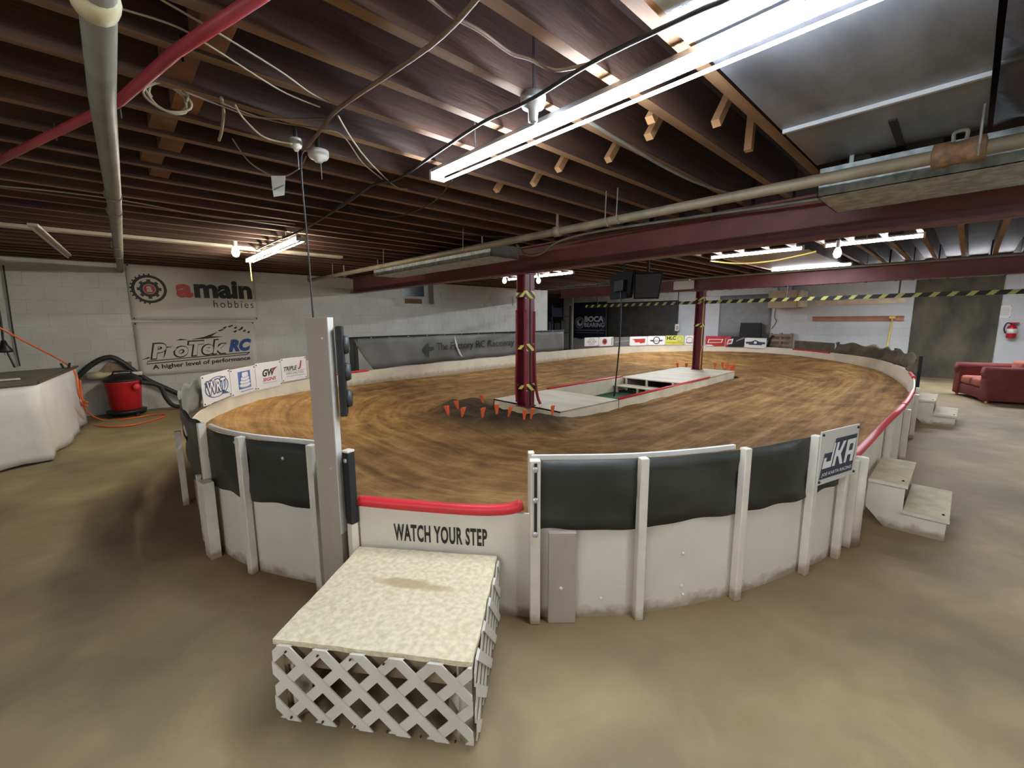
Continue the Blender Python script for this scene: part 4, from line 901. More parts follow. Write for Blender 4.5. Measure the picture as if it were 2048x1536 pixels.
for A, B in ((FLc, FRc), (FRc, BRc), (BLc, FLc)):                       # frame under the top
    a2 = A+(ctrB-A).normalized()*.05; b2 = B+(ctrB-B).normalized()*.05
    MB().bar((a2.x, a2.y, BZ-.065), (b2.x, b2.y, BZ-.065), .038, .089).build('frame_rail', PALLET, sb)
for A in (FLc, FRc, BRc, BLc):
    a2 = A+(ctrB-A).normalized()*.08; MB().box(a2.x-.03, a2.x+.03, a2.y-.03, a2.y+.03, 0, BZ-.02).build('leg', POSTW, sb)
for A, B, nm in ((BLc, FLc, 'shade_side_panel'), (BRc, BLc, 'shade_back_panel')):  # added panels, closing the box so it goes dark behind the lattice
    a2 = A+(ctrB-A).normalized()*.03; b2 = B+(ctrB-B).normalized()*.03; MB().ribbon([a2, b2], 0, BZ-.02, .012).build(nm, PALLET, sb)
def clip_rect(P, w_, h_):
    def cl(P, inside, inter):
        out = []
        for i in range(len(P)):
            a, c = P[i-1], P[i]; ia, ic = inside(a), inside(c)
            if ic:
                if not ia: out.append(inter(a, c))
                out.append(c)
            elif ia: out.append(inter(a, c))
        return out
    def ix(v): return lambda a, c: (v, a[1]+(c[1]-a[1])*(v-a[0])/(c[0]-a[0]))
    def iy(v): return lambda a, c: (a[0]+(c[0]-a[0])*(v-a[1])/(c[1]-a[1]), v)
    for ins, it in ((lambda p: p[0] >= 0, ix(0.)), (lambda p: p[0] <= w_, ix(w_)), (lambda p: p[1] >= 0, iy(0.)), (lambda p: p[1] <= h_, iy(h_))):
        P = cl(P, ins, it) if P else P
    return P
LATT = mat('lattice_white', (216, 210, 198), .45, var=.04)
def lattice(par, A, B, z0, z1, sp=.101, wd=.037):
    """diagonal slats in two layers; slat ends are cut where a panel was cut out by hand"""
    A = Vector((A.x, A.y, z0)); B = Vector((B.x, B.y, z0)); L_ = (B-A).length; U = (B-A).normalized(); V = Vector((0, 0, 1)); N = U.cross(V); h_ = z1-z0
    pan = MB(); k0 = int((L_+h_)/(sp*math.sqrt(2)))+2; s2 = math.sqrt(2)
    for lay, sg in ((0, 1), (1, -1)):
        for k in range(-k0, k0+1):
            c = k*sp*s2+(.035 if sg > 0 else .05); hw = wd/2*s2
            if sg > 0: P = [(c-hw, 0), (c+hw, 0), (c+hw+h_, h_), (c-hw+h_, h_)]
            else: P = [(c-hw, h_), (c-hw+h_, 0), (c+hw+h_, 0), (c+hw, h_)]
            P = clip_rect(P, L_, h_)
            P2 = []
            for p in P:
                if not P2 or math.hypot(p[0]-P2[-1][0], p[1]-P2[-1][1]) > 1e-4: P2.append(p)
            if len(P2) < 3: continue
            MB().prism(P2, A+N*(.004+.0055*lay), U, V, .005).build('lattice_slat', LATT, par)
inn = .0
lattice(sb, FLc, FRc, .012, BZ-.012)
lattice(sb, FRc, BRc, .012, BZ-.012)
for A, B in ((FLc, FRc),):
    U_ = (B-A).normalized(); N_ = Vector((U_.y, -U_.x))
    for k in range(6):
        for z in (BZ-.03, .03): q = A.lerp(B, (k+.5)/6)+N_*.0155; bolt(sb, (q.x, q.y, z), (N_.x, N_.y, 0), .004, INK)

# ------------------------------------------------------------------ traffic light post
n_, d_ = outn(28.25); tp = wall_at(28.3)+n_*.09+Vector((R0.x, R0.y))*.055
t = thing('signal_post', 'tall grey white painted plank post beside the gate', 'post', (tp.x, tp.y, 0))
TPZ = 1.50; ud = Vector((R0.x, R0.y)); fd_ = Vector((F0.x, F0.y)); ud = (ud*.96-fd_*.28).normalized(); nd = Vector((-ud.y, ud.x))
MB().obox((tp.x, tp.y, TPZ/2), (ud.x, ud.y, 0), (nd.x, nd.y, 0), (0, 0, 1), .125, .04, TPZ).build('plank', PRIMER, t, bevel=.002, seg=1)
q = tp+ud*.0645; MB().obox((q.x, q.y, TPZ/2+.2), (ud.x, ud.y, 0), (nd.x, nd.y, 0), (0, 0, 1), .006, .04, TPZ-.4).build('edge_strip', RAILW, t)
for z in (.3, .75, 1.4): bolt(t, (tp.x-nd.x*.02+ud.x*.03, tp.y-nd.y*.02+ud.y*.03, z), (-nd.x, -nd.y, 0), .006)
lp = tp+ud*.080+nd*.045; la_ = (Vector((R0.x, R0.y))*.96+Vector((F0.x, F0.y))*.3).normalized(); lb_ = Vector((la_.y, -la_.x))
tlg = thing('traffic_light', 'black three lamp traffic light mounted on the back of the plank post', 'traffic light', (lp.x, lp.y, 1.0))
ZL0, ZL1 = zpx(lp, 830), zpx(lp, 652)
MB().obox((lp.x, lp.y, (ZL0+ZL1)/2), (lb_.x, lb_.y, 0), (la_.x, la_.y, 0), (0, 0, 1), .10, .034, ZL1-ZL0).build('housing', BLACK, tlg, bevel=.006)
for k, yp in enumerate((690, 744, 797)):
    z = zpx(lp, yp); c = Vector((lp.x+la_.x*.016, lp.y+la_.y*.016, z)); ax = (la_.x, la_.y, 0)
    vz = MB().lathe([(.046, 0), (.045, .012), (.038, .026), (.034, .026), (.034, .0)], c, ax, 16).build('visor', mat('visor_grey', (52, 55, 54), .5), tlg, smooth=True)
    MB().lathe([(.033, 0), (.03, .008), (.02, .014), (0, .016)], c, ax, 16).build('lens', mat('lens%d' % k, ((90, 30, 30), (96, 80, 30), (36, 80, 50))[k], .25), vz, smooth=True)
cable('signal_cable', 'thin grey cable running from the plank post up to the ceiling', 'cable', [(tp.x-ud.x*.03, tp.y-ud.y*.03, 1.5), (tp.x-ud.x*.03, tp.y-ud.y*.03, 1.8), (tp.x-ud.x*.035, tp.y-ud.y*.035, 2.2), onz(613, 300, 2.40)], .004, WIRED)

# ------------------------------------------------------------------ stair sets
def stairs(label, x0, x1, y0, s=1.):
    t = thing('stair_set', label, 'steps', ((x0+x1)/2, y0-.2, 0)); ZU_, ZL_, D_ = .335*s, .155*s, .2*s
    for xa in (x0, x1-.02):
        MB().prism([(0, .12*s), (.0, ZU_-.02), (D_, ZU_-.02), (D_, ZL_-.02), (2.1*D_, ZL_-.02), (2.1*D_, 0), (.55*D_, 0)], (xa, y0, 0), (0, -1, 0), (0, 0, 1), -.02).build('stringer', WHITE, t)
    MB().box(x0-.012, x1+.01, y0-D_-.012, y0, ZU_-.02, ZU_).build('tread', TREAD, t, bevel=.003, seg=1)
    MB().box(x0-.012, x1+.01, y0-2.1*D_-.012, y0-D_, ZL_-.02, ZL_).build('tread', TREAD, t, bevel=.003, seg=1)
    for q in (x0-.014, ): MB().box(q, q+.002+.004, y0-D_-.014, y0, ZU_-.024, ZU_-.002).build('edge_strip', POSTW, t); MB().box(q, q+.006, y0-2.1*D_-.014, y0-D_, ZL_-.024, ZL_-.002).build('edge_strip', POSTW, t)
    for (x, y, z) in ((x0+.08, y0-D_+.02, ZU_), (x0+.08, y0-2.1*D_+.02, ZL_)): bolt(t, (x, y, z), (0, 0, 1), .008, INK)
stairs('small white two tread stair set behind the navy logo sign', 3.93, 4.62, .388)
stairs('small white two tread stair set towards the red sofa', 8.3, 9.05, .425, 1.02)

# ------------------------------------------------------------------ sofa
sa, sbp = onz(1902, 787, 0), onz(1966, 807, 0)
su = Vector((sa.x-sbp.x, sa.y-sbp.y)).normalized(); sn = Vector((su.y, -su.x))       # along the front towards the far arm, and backwards
org = Vector((sbp.x, sbp.y)); Lf = (Vector((sa.x, sa.y))-org).length
sf = thing('sofa', 'worn red velour two seat sofa standing by the far wall', 'sofa', (org.x, org.y, 0))
def sbox(name, a0, a1, d0, d1, z0, z1, m, bev=.03, seg=3):
    c = org+su*(a0+a1)/2+sn*(d0+d1)/2
    return MB().obox((c.x, c.y, (z0+z1)/2), (su.x, su.y, 0), (sn.x, sn.y, 0), (0, 0, 1), a1-a0, d1-d0, z1-z0).build(name, m, sf, smooth=True, bevel=bev, seg=seg)
AH = .58
sbox('base', 0.05, Lf-.05, .03, .95, .05, .25, SOFA)
for a in (0, Lf-.2): am_ = sbox('arm', a, a+.2, 0, .98, .04, AH-.03, SOFA, .025); ar = org+su*(a+.1); MB().tube([(ar.x+sn.x*-.01, ar.y+sn.y*-.01, AH-.045), (ar.x+sn.x*.98, ar.y+sn.y*.98, AH-.045)], .1, 14).build('arm_roll', SOFA, am_, smooth=True)
w2 = (Lf-.4)/2
for k in range(2): sbox('seat_cushion', .2+k*w2+.005, .2+(k+1)*w2-.005, .02, .75, .25, .40, SOFAD, .045, 4); sbox('back_cushion', .2+k*w2+.005, .2+(k+1)*w2-.005, .68, .86, .36, .70, SOFAD, .06, 4)
sbox('backrest', .05, Lf-.05, .82, 1.0, .05, .66, SOFA, .05, 4)
for a, d in ((.06, .06), (Lf-.06, .06), (.06, .92), (Lf-.06, .92)): c = org+su*a+sn*d; MB().lathe([(.02, 0), (.03, .06)], (c.x, c.y, 0), n=10).build('foot', PALEWOOD, sf)

# ------------------------------------------------------------------ covered bench, vacuum, hoses, cords
TZ = .86; T0, T1, T2 = onz(0, 772, TZ), onz(72, 765, TZ), onz(152, 733, TZ)
C1 = Vector((T1.x, T1.y)); sd = (Vector((T2.x, T2.y))-C1); C2 = C1+sd.normalized()*2.1; fdv = (Vector((T0.x, T0.y))-C1).normalized(); C0 = C1+fdv*1.7; C3 = C2+fdv*1.3
bt = thing('covered_bench', 'bench draped in white cloth along the left block wall', 'bench', (C1.x-.5, C1.y+.5, 0))
ring = []
for A, B in ((C0, C1), (C1, C2), (C2, C3)):
    for k in range(16): ring.append((A.lerp(B, k/16), (B-A).normalized()))
ring.append((C3, ring[-1][1])); cen = (C0+C1+C2+C3)/4
rows = 10; vs = []
for i, (p, d) in enumerate(ring):
    o = (p-cen).normalized()
    for j in range(rows+1):
        g = j/rows; fl = (1-g)*(.05+.022*math.sin(i*1.25)*(1-g)+.02*math.sin(i*.6)); vs.append((p.x+o.x*fl, p.y+o.y*fl, (TZ-.03)*g+(.012 if j == 0 else 0)+(1-g)*.02*abs(math.sin(i*.8))))
o = MB().add(vs, [(i*(rows+1)+j, (i+1)*(rows+1)+j, (i+1)*(rows+1)+j+1, i*(rows+1)+j+1) for i in range(len(ring)-1) for j in range(rows)]).build('cloth', SHEET, bt, smooth=True)
md = o.modifiers.new('t', 'SOLIDIFY'); md.thickness = .004
b = MB(); b.prism([(p.x, p.y) for p in (C0, C1, C2, C3)], (0, 0, TZ-.035), (1, 0, 0), (0, 1, 0), .035); b.build('top', mat('bench_top', (112, 108, 94), .5, var=.15, scale=4), bt)
for A, B in ((C0, C1), (C1, C2)): MB().bar((A.x, A.y, TZ), (B.x, B.y, TZ), .05, .02).build('edge_trim', mat('trim_brown', (92, 80, 66), .5), bt)
for A in (C0, C1, C2, C3): q = A+(cen-A)*.15; MB().box(q.x-.04, q.x+.04, q.y-.04, q.y+.04, 0, TZ-.035).build('leg', PALLET, bt)
q = C1+fdv*.35+sd.normalized()*.5
t = thing('hand_tool', 'small metal tool lying on the covered bench', 'tool', (q.x, q.y, TZ)); MB().obox((q.x, q.y, TZ+.018), (.9, .3, 0), (-.3, .9, 0), (0, 0, 1), .24, .05, .02).build('blade', ALU, t, bevel=.004); MB().obox((q.x-.18, q.y-.06, TZ+.018), (.9, .3, 0), (-.3, .9, 0), (0, 0, 1), .14, .03, .025).build('handle', BLACK, t, bevel=.006)
q = C1+fdv*.75+sd.normalized()*1.1
tag(MB().obox((q.x, q.y, TZ+.02), (1, .2, 0), (-.2, 1, 0), (0, 0, 1), .4, .25, .02).build('green_mat', mat('green_mat', (92, 150, 84), .7), bevel=.004), 'green mat lying on the covered bench', 'mat')
# shop vacuum
vp = onz(256, 832, 0); vc = Vector((vp.x, vp.y+.12, 0))
if vc.y > LW-.36: vc.y = LW-.36
va = thing('shop_vacuum', 'red drum shop vacuum with black lid by the block wall', 'vacuum', vc)
zt_ = zpx((vc.x, vc.y), 765)
MB().lathe([(.17, .1), (.19, .12), (.225, zt_), (.235, zt_+.01), (.235, zt_+.03)], vc, n=28).build('drum', REDV, va, smooth=True)
MB().lathe([(.24, zt_+.03), (.24, zt_+.05), (.2, zt_+.07), (.18, zt_+.11), (.13, zt_+.14), (0, zt_+.15)], vc, n=28).build('lid', BLACK, va, smooth=True)
MB().lathe([(.24, .05), (.25, .07), (.25, .1), (.19, .11)], vc, n=28).build('base_ring', BLACK, va, smooth=True)
for k in range(4): a = k*math.pi/2+.5; c = vc+Vector((.24*math.cos(a), .24*math.sin(a), .03)); MB().lathe([(.03, -.02), (.03, .02)], c, (math.cos(a), math.sin(a), 0), 12).build('caster', BLACK, va)
ip = vc+Vector((.13, -.19, zt_-.06)); MB().lathe([(.05, 0), (.05, .05), (.035, .06)], ip, (.4, -.9, 0), 16).build('port', REDV, va, smooth=True)
MB().tube([vc+Vector((-.12, 0, zt_+.12)), vc+Vector((-.1, 0, zt_+.18)), vc+Vector((.1, 0, zt_+.18)), vc+Vector((.12, 0, zt_+.12))], .015, 8).build('handle', BLACK, va, smooth=True)
YH = LW-.1
def corr(pts, r):
    P = smooth_pts(pts, 14); return P, [r*(1+.07*(i % 2)) for i in range(len(P))]
P, rr_ = corr([vc+Vector((.2, -.12, zt_+.0)), onY(318, 772, YH-.25), onY(333, 797, YH-.25), onY(350, 812, YH-.25), onY(385, 812, YH-.2)], .032)
tag(MB().tube(P, rr_, 12).build('vacuum_hose', HOSE, smooth=True), 'black corrugated hose leaving the red shop vacuum', 'hose')
P, rr_ = corr([onY(148, 760, YH), onY(185, 728, YH), onY(215, 715, YH), onY(240, 722, YH), onY(290, 757, YH), onY(335, 778, YH), onY(372, 795, YH)], .038)
tag(MB().tube(P, rr_, 12).build('wall_hose', HOSE, smooth=True), 'long black hose draped over a bracket on the block wall', 'hose')
a = onY(220, 726, YH); t = thing('pipe_bracket', 'grey wooden bracket on the wall under the long black hose', 'bracket', (a.x, LW, a.z-.2))
MB().prism([(-.22, -.22), (.26, -.18), (.26, .02), (-.02, .03)], (a.x, LW, a.z-.02), (1, 0, 0), (0, 0, 1), .06).build('plate', PALLET, t)
a = onY(185, 752, YH); t = thing('pvc_fitting', 'yellowed plastic pipe fitting behind the red vacuum', 'fitting', a)
MB().lathe([(.06, -.06), (.06, .1), (.045, .13), (.045, .2), (.03, .26)], a, (1, -.1, 0), 16).build('body', PVC, t, smooth=True); MB().lathe([(.045, .32), (.05, .36), (.03, .4), (.03, .6)], a, (1, -.1, 0), 14).build('spout', PORC, t, smooth=True); MB().lathe([(.03, .2), (.03, .34)], a, (1, -.1, 0), 12).build('pipe', PVC, t, smooth=True)
# orange extension cord and clamp
ex_ = C2+(C1-C2)*.08
fl = [onz(165, 840, .012), onz(200, 852, .012), onz(250, 852, .012), onz(300, 842, .012), onz(332, 831, .012), onz(310, 829, .012), onz(250, 838, .012), onz(205, 840, .012), onz(172, 822, .25), onz(168, 800, .45)]
cable('extension_cord', 'orange extension cord strung to the bench and looped over the floor', 'cord', [onY(-30, 640, 8.0), onY(50, 683, 8.3), onY(120, 720, 8.5), onY(150, 745, 8.6), onY(158, 790, 8.6)]+fl, .011, ORANGE, k=8)
cable('extension_cord', 'second strand of orange cord tied in a knot beside the bench', 'cord', [onY(138, 765, 8.55), onY(148, 785, 8.6), onY(160, 808, 8.65), onY(175, 812, 8.65), onY(162, 806, 8.62), onY(176, 804, 8.62), onY(165, 800, 8.6), onY(160, 760, 8.6)], .012, ORANGE)
a = onY(132, 735, 8.5); t = thing('spring_clamp', 'black spring clamp gripping the bench corner cloth', 'clamp', a)
for q in (-1, 1): MB().obox(a+Vector((q*.02, 0, -.02)), (q*.3, 0, 1), (1, 0, -q*.3), (0, 1, 0), .17, .025, .035).build('jaw', BLACK, t, bevel=.004)
MB().lathe([(.02, -.03), (.02, .03)], a+Vector((0, 0, -.03)), (0, 1, 0), 10).build('pivot', BLACK, t)
cable('bench_cable', 'thin dark cable hanging down the wall behind the bench', 'cable', [onY(6, 530, LW-.03), onY(14, 580, LW-.03), onY(24, 650, LW-.03), onY(33, 700, LW-.03), onY(40, 732, LW-.03)], .009, WIRED)
cable('bench_cable', 'black cable with a plug hanging beside the covered bench', 'cable', [onY(-6, 600, 8.2), onY(3, 650, 8.2), onY(8, 690, 8.2), onY(20, 715, 8.2), onY(30, 735, 8.2)], .012, BLACK)
a = onY(10, 700, 8.2); t = thing('plug_head', 'black bell shaped plug on the hanging cable', 'plug', a); MB().lathe([(.02, .12), (.035, .06), (.07, .0), (.07, -.03)], a, n=14).build('body', BLACK, t, smooth=True); MB().lathe([(.012, -.03), (.012, -.06)], a, n=8).build('pin', ALU, t)

# ------------------------------------------------------------------ lights
def fixture(label, x, z, y0, y1, m, second=True, side=-1, glow=True):
    t = thing('strip_light', label, 'light', (x, (y0+y1)/2, z))
    MB().box(x-.034, x+.004, y0-.02, y1+.02, z+.02, z+.04).build('housing', ALU, t)
    MB().box(x+.004, x+.008, y0-.02, y1+.02, z-.012, z+.045).build('reflector', GALVD, t)
    MB().tube([(x-.018, y0, z-.0), (x-.018, y1, z-.0)], .016, 12).build('tube', m, t, smooth=True)
    if second: MB().tube([(x+.05, y0+.03, z-.012), (x+.05, y1-.02, z-.012)], [.0075 if k_ % 2 else .006 for k_ in range(2)], 10).build('tube', m, t, smooth=True)
    for y in (y0-.02, y1): MB().box(x-.036, x+.06 if second else x+.01, y, y+.02, z-.02, z+.03).build('lamp_holder', RAILW, t)
    for y in (y0+.4, y1-.4): MB().tube([(x-.015, y, z+.04), (x-.015, y, ZC)], .004, 6).build('hanger', ALU, t)
    return t
fixture('bright LED strip light hanging over the near dirt track', 1.575, 2.35, -.11, 2.33, TUBE1)
fixture('LED strip light above the sponsor banners by the left wall', 1.62, 2.35, 5.0, 7.2, TUBE2)
fixture('LED strip light beyond the first red beam near the left wall', 6.83, 2.40, 5.45, 7.3, TUBE3, False)
fixture('LED strip light beyond the first red beam above the far track', 6.83, 2.40, 1.62, 2.78, TUBE3, False)
fixture('LED strip light beyond the first red beam beside the glowing bulb', 6.86, 2.40, .46, 1.36, TUBE3, False)
fixture('LED strip light beside the second red beam', 9.45, 2.40, 1.5, 2.7, TUBE3, False)
fixture('LED strip light hanging over the open floor outside the track gate', 1.575, 2.35, -4.3, -1.9, TUBE3)
fixture('LED strip light hanging over the back corner of the floor', -2.2, 2.35, -1.2, 1.2, TUBE3)
fixture('LED strip light over the far floor beside the sofa', 12.4, 2.40, -1.0, 1.4, TUBE4, False)
fixture('LED strip light over the far turn', 12.4, 2.40, 5.2, 7.6, TUBE4, False)
fixture('LED strip light over the floor right of the track', 7.0, 2.40, -3.6, -1.4, TUBE3, False)
# unlit strip near the left wall
a, b_ = onz(65, 450, 2.37), onz(135, 510, 2.37)
t = thing('unlit_strip', 'unlit grey strip light hung diagonally near the left wall', 'light', a); MB().bar(a, b_, .07, .035).build('housing', RAILW, t, bevel=.004); MB().tube([a+Vector((0, 0, -.03)), b_+Vector((0, 0, -.03))], .013, 8).build('tube', PORC, t)
for q in (.2, .8): p = a.lerp(b_, q); MB().tube([p, (p.x, p.y, ZJ+.01)], .004, 5).build('hanger', ALU, t)
def holder(label, px, py, z, r, m, bulb=False, glow=None, neck=False):
    p = onz(px, py, z); t = thing('lamp_holder', label, 'lamp', p)
    if neck: MB().lathe([(r, .03), (r, .0), (r*.85, -.02), (r*.4, -.03), (r*.35, -.075), (r*.2, -.08)], p, n=20).build('base', m, t, smooth=True)
    else: MB().lathe([(r, .03), (r, .0), (r*.85, -.012), (r*.5, -.02), (r*.35, -.03), (0, -.031)], p, n=20).build('base', m, t, smooth=True)
    MB().tube([p+Vector((0, 0, .02)), (p.x, p.y, ZC+.005)], .012, 8).build('stem', WIRED, t)
    MB().tube([p+Vector((r*.2, 0, -.03)), p+Vector((r*.2, 0, -.12))], .002, 5).build('pull_chain', ALU, t)
    if bulb: MB().lathe([(.015, -.1), (.03, -.13), (.033, -.16), (.02, -.185), (0, -.19)], p, n=14).build('bulb', glow or PORC, t, smooth=True)
holder('round metal lamp holder beside the bright strip light', 1066, 205, 2.40, .055, ALU, neck=True)
holder('white porcelain lamp holder under the joists beside the thick cable', 592, 290, 2.40, .03, PORC)
holder('white porcelain lamp holder above the hanging signal cable', 637, 313, 2.40, .055, PORC)
def bulb(label, px, py, z, r=.06):
    p = onz(px, py, z); t = thing('light_bulb', label, 'bulb', p); MB().lathe([(.018, .08), (.02, .05), (r*.8, .02), (r, -.02), (r*.7, -.06), (0, -.075)], p, n=16).build('glass', GLOW, t, smooth=True); MB().lathe([(.025, .14), (.025, .07), (.02, .05)], p, n=12).build('socket', PORC, t); MB().tube([p+Vector((0, 0, .13)), (p.x, p.y, ZC+.005)], .01, 6).build('stem', WIRED, t)
bulb('glowing bare bulb beside the strip light near the left wall', 471, 502, 2.33, .045)
bulb('glowing bare bulb left of the near column behind the beam', 1009, 560, 2.30, .045)
bulb('glowing bare bulb right of the near column behind the beam', 1077, 560, 2.30, .045)
bulb('glowing bare bulb under the joists between the two red beams', 1675, 504, 2.30, .045)
cable('pull_cord', 'yellowish pull cord hanging from the strip light over the banner', 'cord', [onY(500, 525, 7.2), onY(502, 545, 7.2), onY(504, 563, 7.2)], .008, YELLOW)
cable('ceiling_wire', 'yellow flex drooping between joists beyond the first red beam', 'wire', [onz(1420, 522, 2.36), onz(1480, 527, 2.33), onz(1550, 521, 2.33), onz(1632, 503, 2.38)], .012, YELLOW)

# ------------------------------------------------------------------ pipes, ducts and wires under the ceiling
ZP = 2.235
a = onz(614, 561, ZP); PXp = 2.93
tmain = thing('main_pipe', 'long weathered pipe slung below the joists in front of the first red beam', 'pipe', (PXp, 4, ZP))
MB().tube([(PXp-.06, a.y, ZP), (PXp-.02, 5, ZP), (PXp, 2, ZP), (PXp+.05, -1.5, ZP)], .032, 14).build('pipe', PIPE, tmain, smooth=True)
MB().tube([(PXp-.06, a.y, ZP), (PXp-.06, a.y-.02, ZP+.09)], .03, 12).build('elbow', PIPE, tmain, smooth=True)
for px, py in ((682, 548), (1102, 460)):
    p = onz(px, py, ZP); MB().lathe([(.045, -.03), (.045, .03)], (PXp-.01, p.y, ZP), (0, 1, 0), 14).build('coupling', PIPE, tmain, smooth=True); MB().tube([(PXp-.01, p.y, ZP+.03), (PXp-.01, p.y, ZP+.14)], .012, 8).build('valve_stem', PIPE, tmain)
for yy in (.05, 1.9, 2.0, 3.8, 5.6, 7.4): MB().tube([(PXp-.01, yy, ZP-.036), (PXp-.05, yy, ZP), (PXp-.04, yy, ZJ+.02)], .005, 6).build('hanger', PIPEG, tmain)
p = onz(1917, 312, ZP); MB().lathe([(.036, -.09), (.055, -.085), (.055, -.03), (.05, -.025), (.05, .025), (.055, .03), (.055, .085), (.036, .09)], (PXp+.025, p.y, ZP), (0, 1, 0), 18).build('rusty_coupling', RUST, tmain, smooth=True)
MB().tube(smooth_pts([(PXp+.025, p.y-.02, ZP+.05), (PXp+.025, p.y-.02, ZP+.09), (PXp+.025, p.y+.02, ZP+.09), (PXp+.025, p.y+.02, ZP+.05)]), .008, 6).build('clevis', PIPEG, tmain)
# galvanised trays beside the beam
def tray(label, y0, y1, x0, x1, z0, z1):
    t = thing('duct_tray', label, 'duct', ((x0+x1)/2, (y0+y1)/2, z0))
    b = MB(); b.box(x0, x1, y0, y1, z0, z0+.004); b.box(x0, x0+.004, y0, y1, z0, z1); b.box(x1-.004, x1, y0, y1, z0, z1); b.build('sheet', GALV, t)
    for yy in (y0+.15, y1-.15): MB().box(x0, x0+.004, yy-.01, yy+.01, z1, ZJ+.01).build('hanger', GALVD, t)
    MB().box(x0, x1, y0, y0+.004, z0, z1).build('end_cap', GALVD, t); MB().box(x0, x1, y1-.004, y1, z0, z1).build('end_cap', GALVD, t)
ta_ = onz(1650, 408, 2.2)
tray('galvanised sheet duct under the dark ceiling panel', -2.2, ta_.y, 3.2, 3.75, 2.2, 2.36)
ya, yb = onX(975, 515, 3.2).y, onX(742, 555, 3.2).y
tray('galvanised sheet duct in front of the first red beam by the left wall', ya, min(yb, 9.2), 3.25, 3.7, 2.2, 2.34)
# conduit along the beam
cable('beam_conduit', 'grey conduit looping along the face of the first red beam', 'conduit', [onX(1033, 488, 3.95), onX(1050, 508, 3.95), onX(1080, 508, 3.95), onX(1120, 482, 3.95), onX(1200, 462, 3.95), onX(1400, 432, 3.95), onX(1650, 396, 3.95), (3.95, -.6, onX(1650, 396, 3.95).z)], .014, PIPEG, 8)
cable('beam_conduit', 'thin black cable strung below the grey conduit on the beam', 'cable', [onX(1100, 490, 3.98), onX(1300, 452, 3.98), (3.98, .4, onX(1500, 425, 3.98).z), (3.98, -.6, onX(1500, 425, 3.98).z)], .01, WIRED)
# left pipe and red pipe
t = thing('vent_pipe', 'long pale grey pipe under the joists running to the left wall', 'pipe', (.15, 5, 2.35))
pz = 2.32; A = [onz(188, -20, pz), onz(205, 200, pz), onz(228, 400, pz)]; xw = onY(241, 540, LW-.03)
MB().tube([(A[0].x, 1.2, pz), (A[1].x, A[1].y, pz), (A[2].x, A[2].y, pz), (xw.x, LW-.02, pz)], .04, 16).build('pipe', PIPEG, t, smooth=True)
for py, px in ((390, 226), (422, 229), (490, 234), (510, 237)): p = onz(px, py, pz); MB().lathe([(.047, -.02), (.047, .02)], p, (0, 1, 0), 14).build('collar', PIPEG, t)
for yy in (2.6, 4.6, 7.0): MB().tube([(.14+.02*yy/5, yy, pz+.03), (.14+.02*yy/5, yy, ZJ+.02)], .006, 6).build('hanger', WIRED, t)
p = onz(205, 0, pz); MB().lathe([(.05, -.04), (.055, .0), (.05, .04)], (A[0].x, p.y, pz), (0, 1, 0), 16).build('fitting', PVC, t, smooth=True)
rp = [onz(530, -15, 2.39), onz(350, 105, 2.385), onz(235, 205, 2.385), onz(100, 270, 2.385), onz(-20, 330, 2.385)]
t = thing('red_pipe', 'thin red pipe crossing diagonally under the joists', 'pipe', rp[2]); MB().tube(rp, .019, 12).build('pipe', PIPER, t, smooth=True)
for p in (rp[1], rp[3], rp[1].lerp(rp[2], .0)): MB().tube([p+Vector((.02, 0, -.02)), p+Vector((.02, 0, .06))], .004, 5).build('strap', WIRED, t)
WZ = 2.405
def wire(label, pts, r=.006, m=WIREW, z=WZ, name='ceiling_wire'): return cable(name, label, 'wire', [onz(*p[:2], p[2] if len(p) > 2 else z) for p in pts], r*.75, m)
wire('thick brown cable running under the joists to the porcelain lamp holder', [(965, -15), (860, 92), (680, 215), (640, 262), (612, 295)], .012, WIREB)
wire('thin cream wire crossing the red pipe near its top end', [(310, -8), (430, 62), (560, 142), (620, 185), (662, 205)], .0045, WIREW)
wire('thin cream wire running from the grey pipe fitting across the red pipe', [(222, 12), (345, 50), (420, 92), (560, 180), (640, 214)], .0045, WIREW)
wire('cream wire sagging from the joist coil to the porcelain lamp holder', [(470, 210), (490, 240), (530, 275), (585, 288)], .006, WIREW, 2.39)
wire('two core wire running straight below the joists to the brown cable', [(365, 182), (440, 210), (520, 235), (655, 238)], .006, WIREB)
wire('thin wire running below the joists beside the two core wire', [(440, 205), (520, 235), (590, 250), (640, 256)], .004, WIREB)
wire('grey wire loop carrying a scrap of paper', [(465, 278), (500, 325), (545, 352, 2.36), (572, 352, 2.36), (600, 335), (612, 312)], .006, WIREB)
wire('cream wire pair running from the brown cable towards the strip light', [(676, 232), (705, 280), (740, 325), (790, 372), (815, 378)], .006, WIREW, 2.39)
wire('second cream wire following the pair to the dark cable bundle', [(642, 260), (685, 270), (725, 325), (765, 358)], .005, WIREW, 2.39)
wire('dark cable bundle draped past the round metal lamp holder', [(1900, -260), (1490, -20), (1385, 28), (1190, 122), (1088, 184), (1035, 213), (960, 248), (870, 308), (795, 358), (745, 370), (700, 402), (615, 455), (565, 478)], .011, WIRED, 2.385)
wire('dark wire drooping from the strip light end across the joists', [(905, 360), (865, 405), (800, 432), (745, 428), (700, 415)], .006, WIRED, 2.37)
wire('grey cable beside the brown cable running to the metal lamp holder', [(850, -10), (905, 32), (960, 62), (1020, 105), (1060, 118), (1110, 140), (1180, 128)], .009, WIREB)
wire('grey conduit running under the joists right of the strip light', [(1172, 240), (1240, 282), (1330, 335), (1400, 368), (1478, 392)], .011, PIPEG)
wire('thin white wire crossing the distant joists', [(0, 372), (130, 385), (270, 405), (430, 435), (535, 442), (590, 448)], .007, WIREW, 2.40)
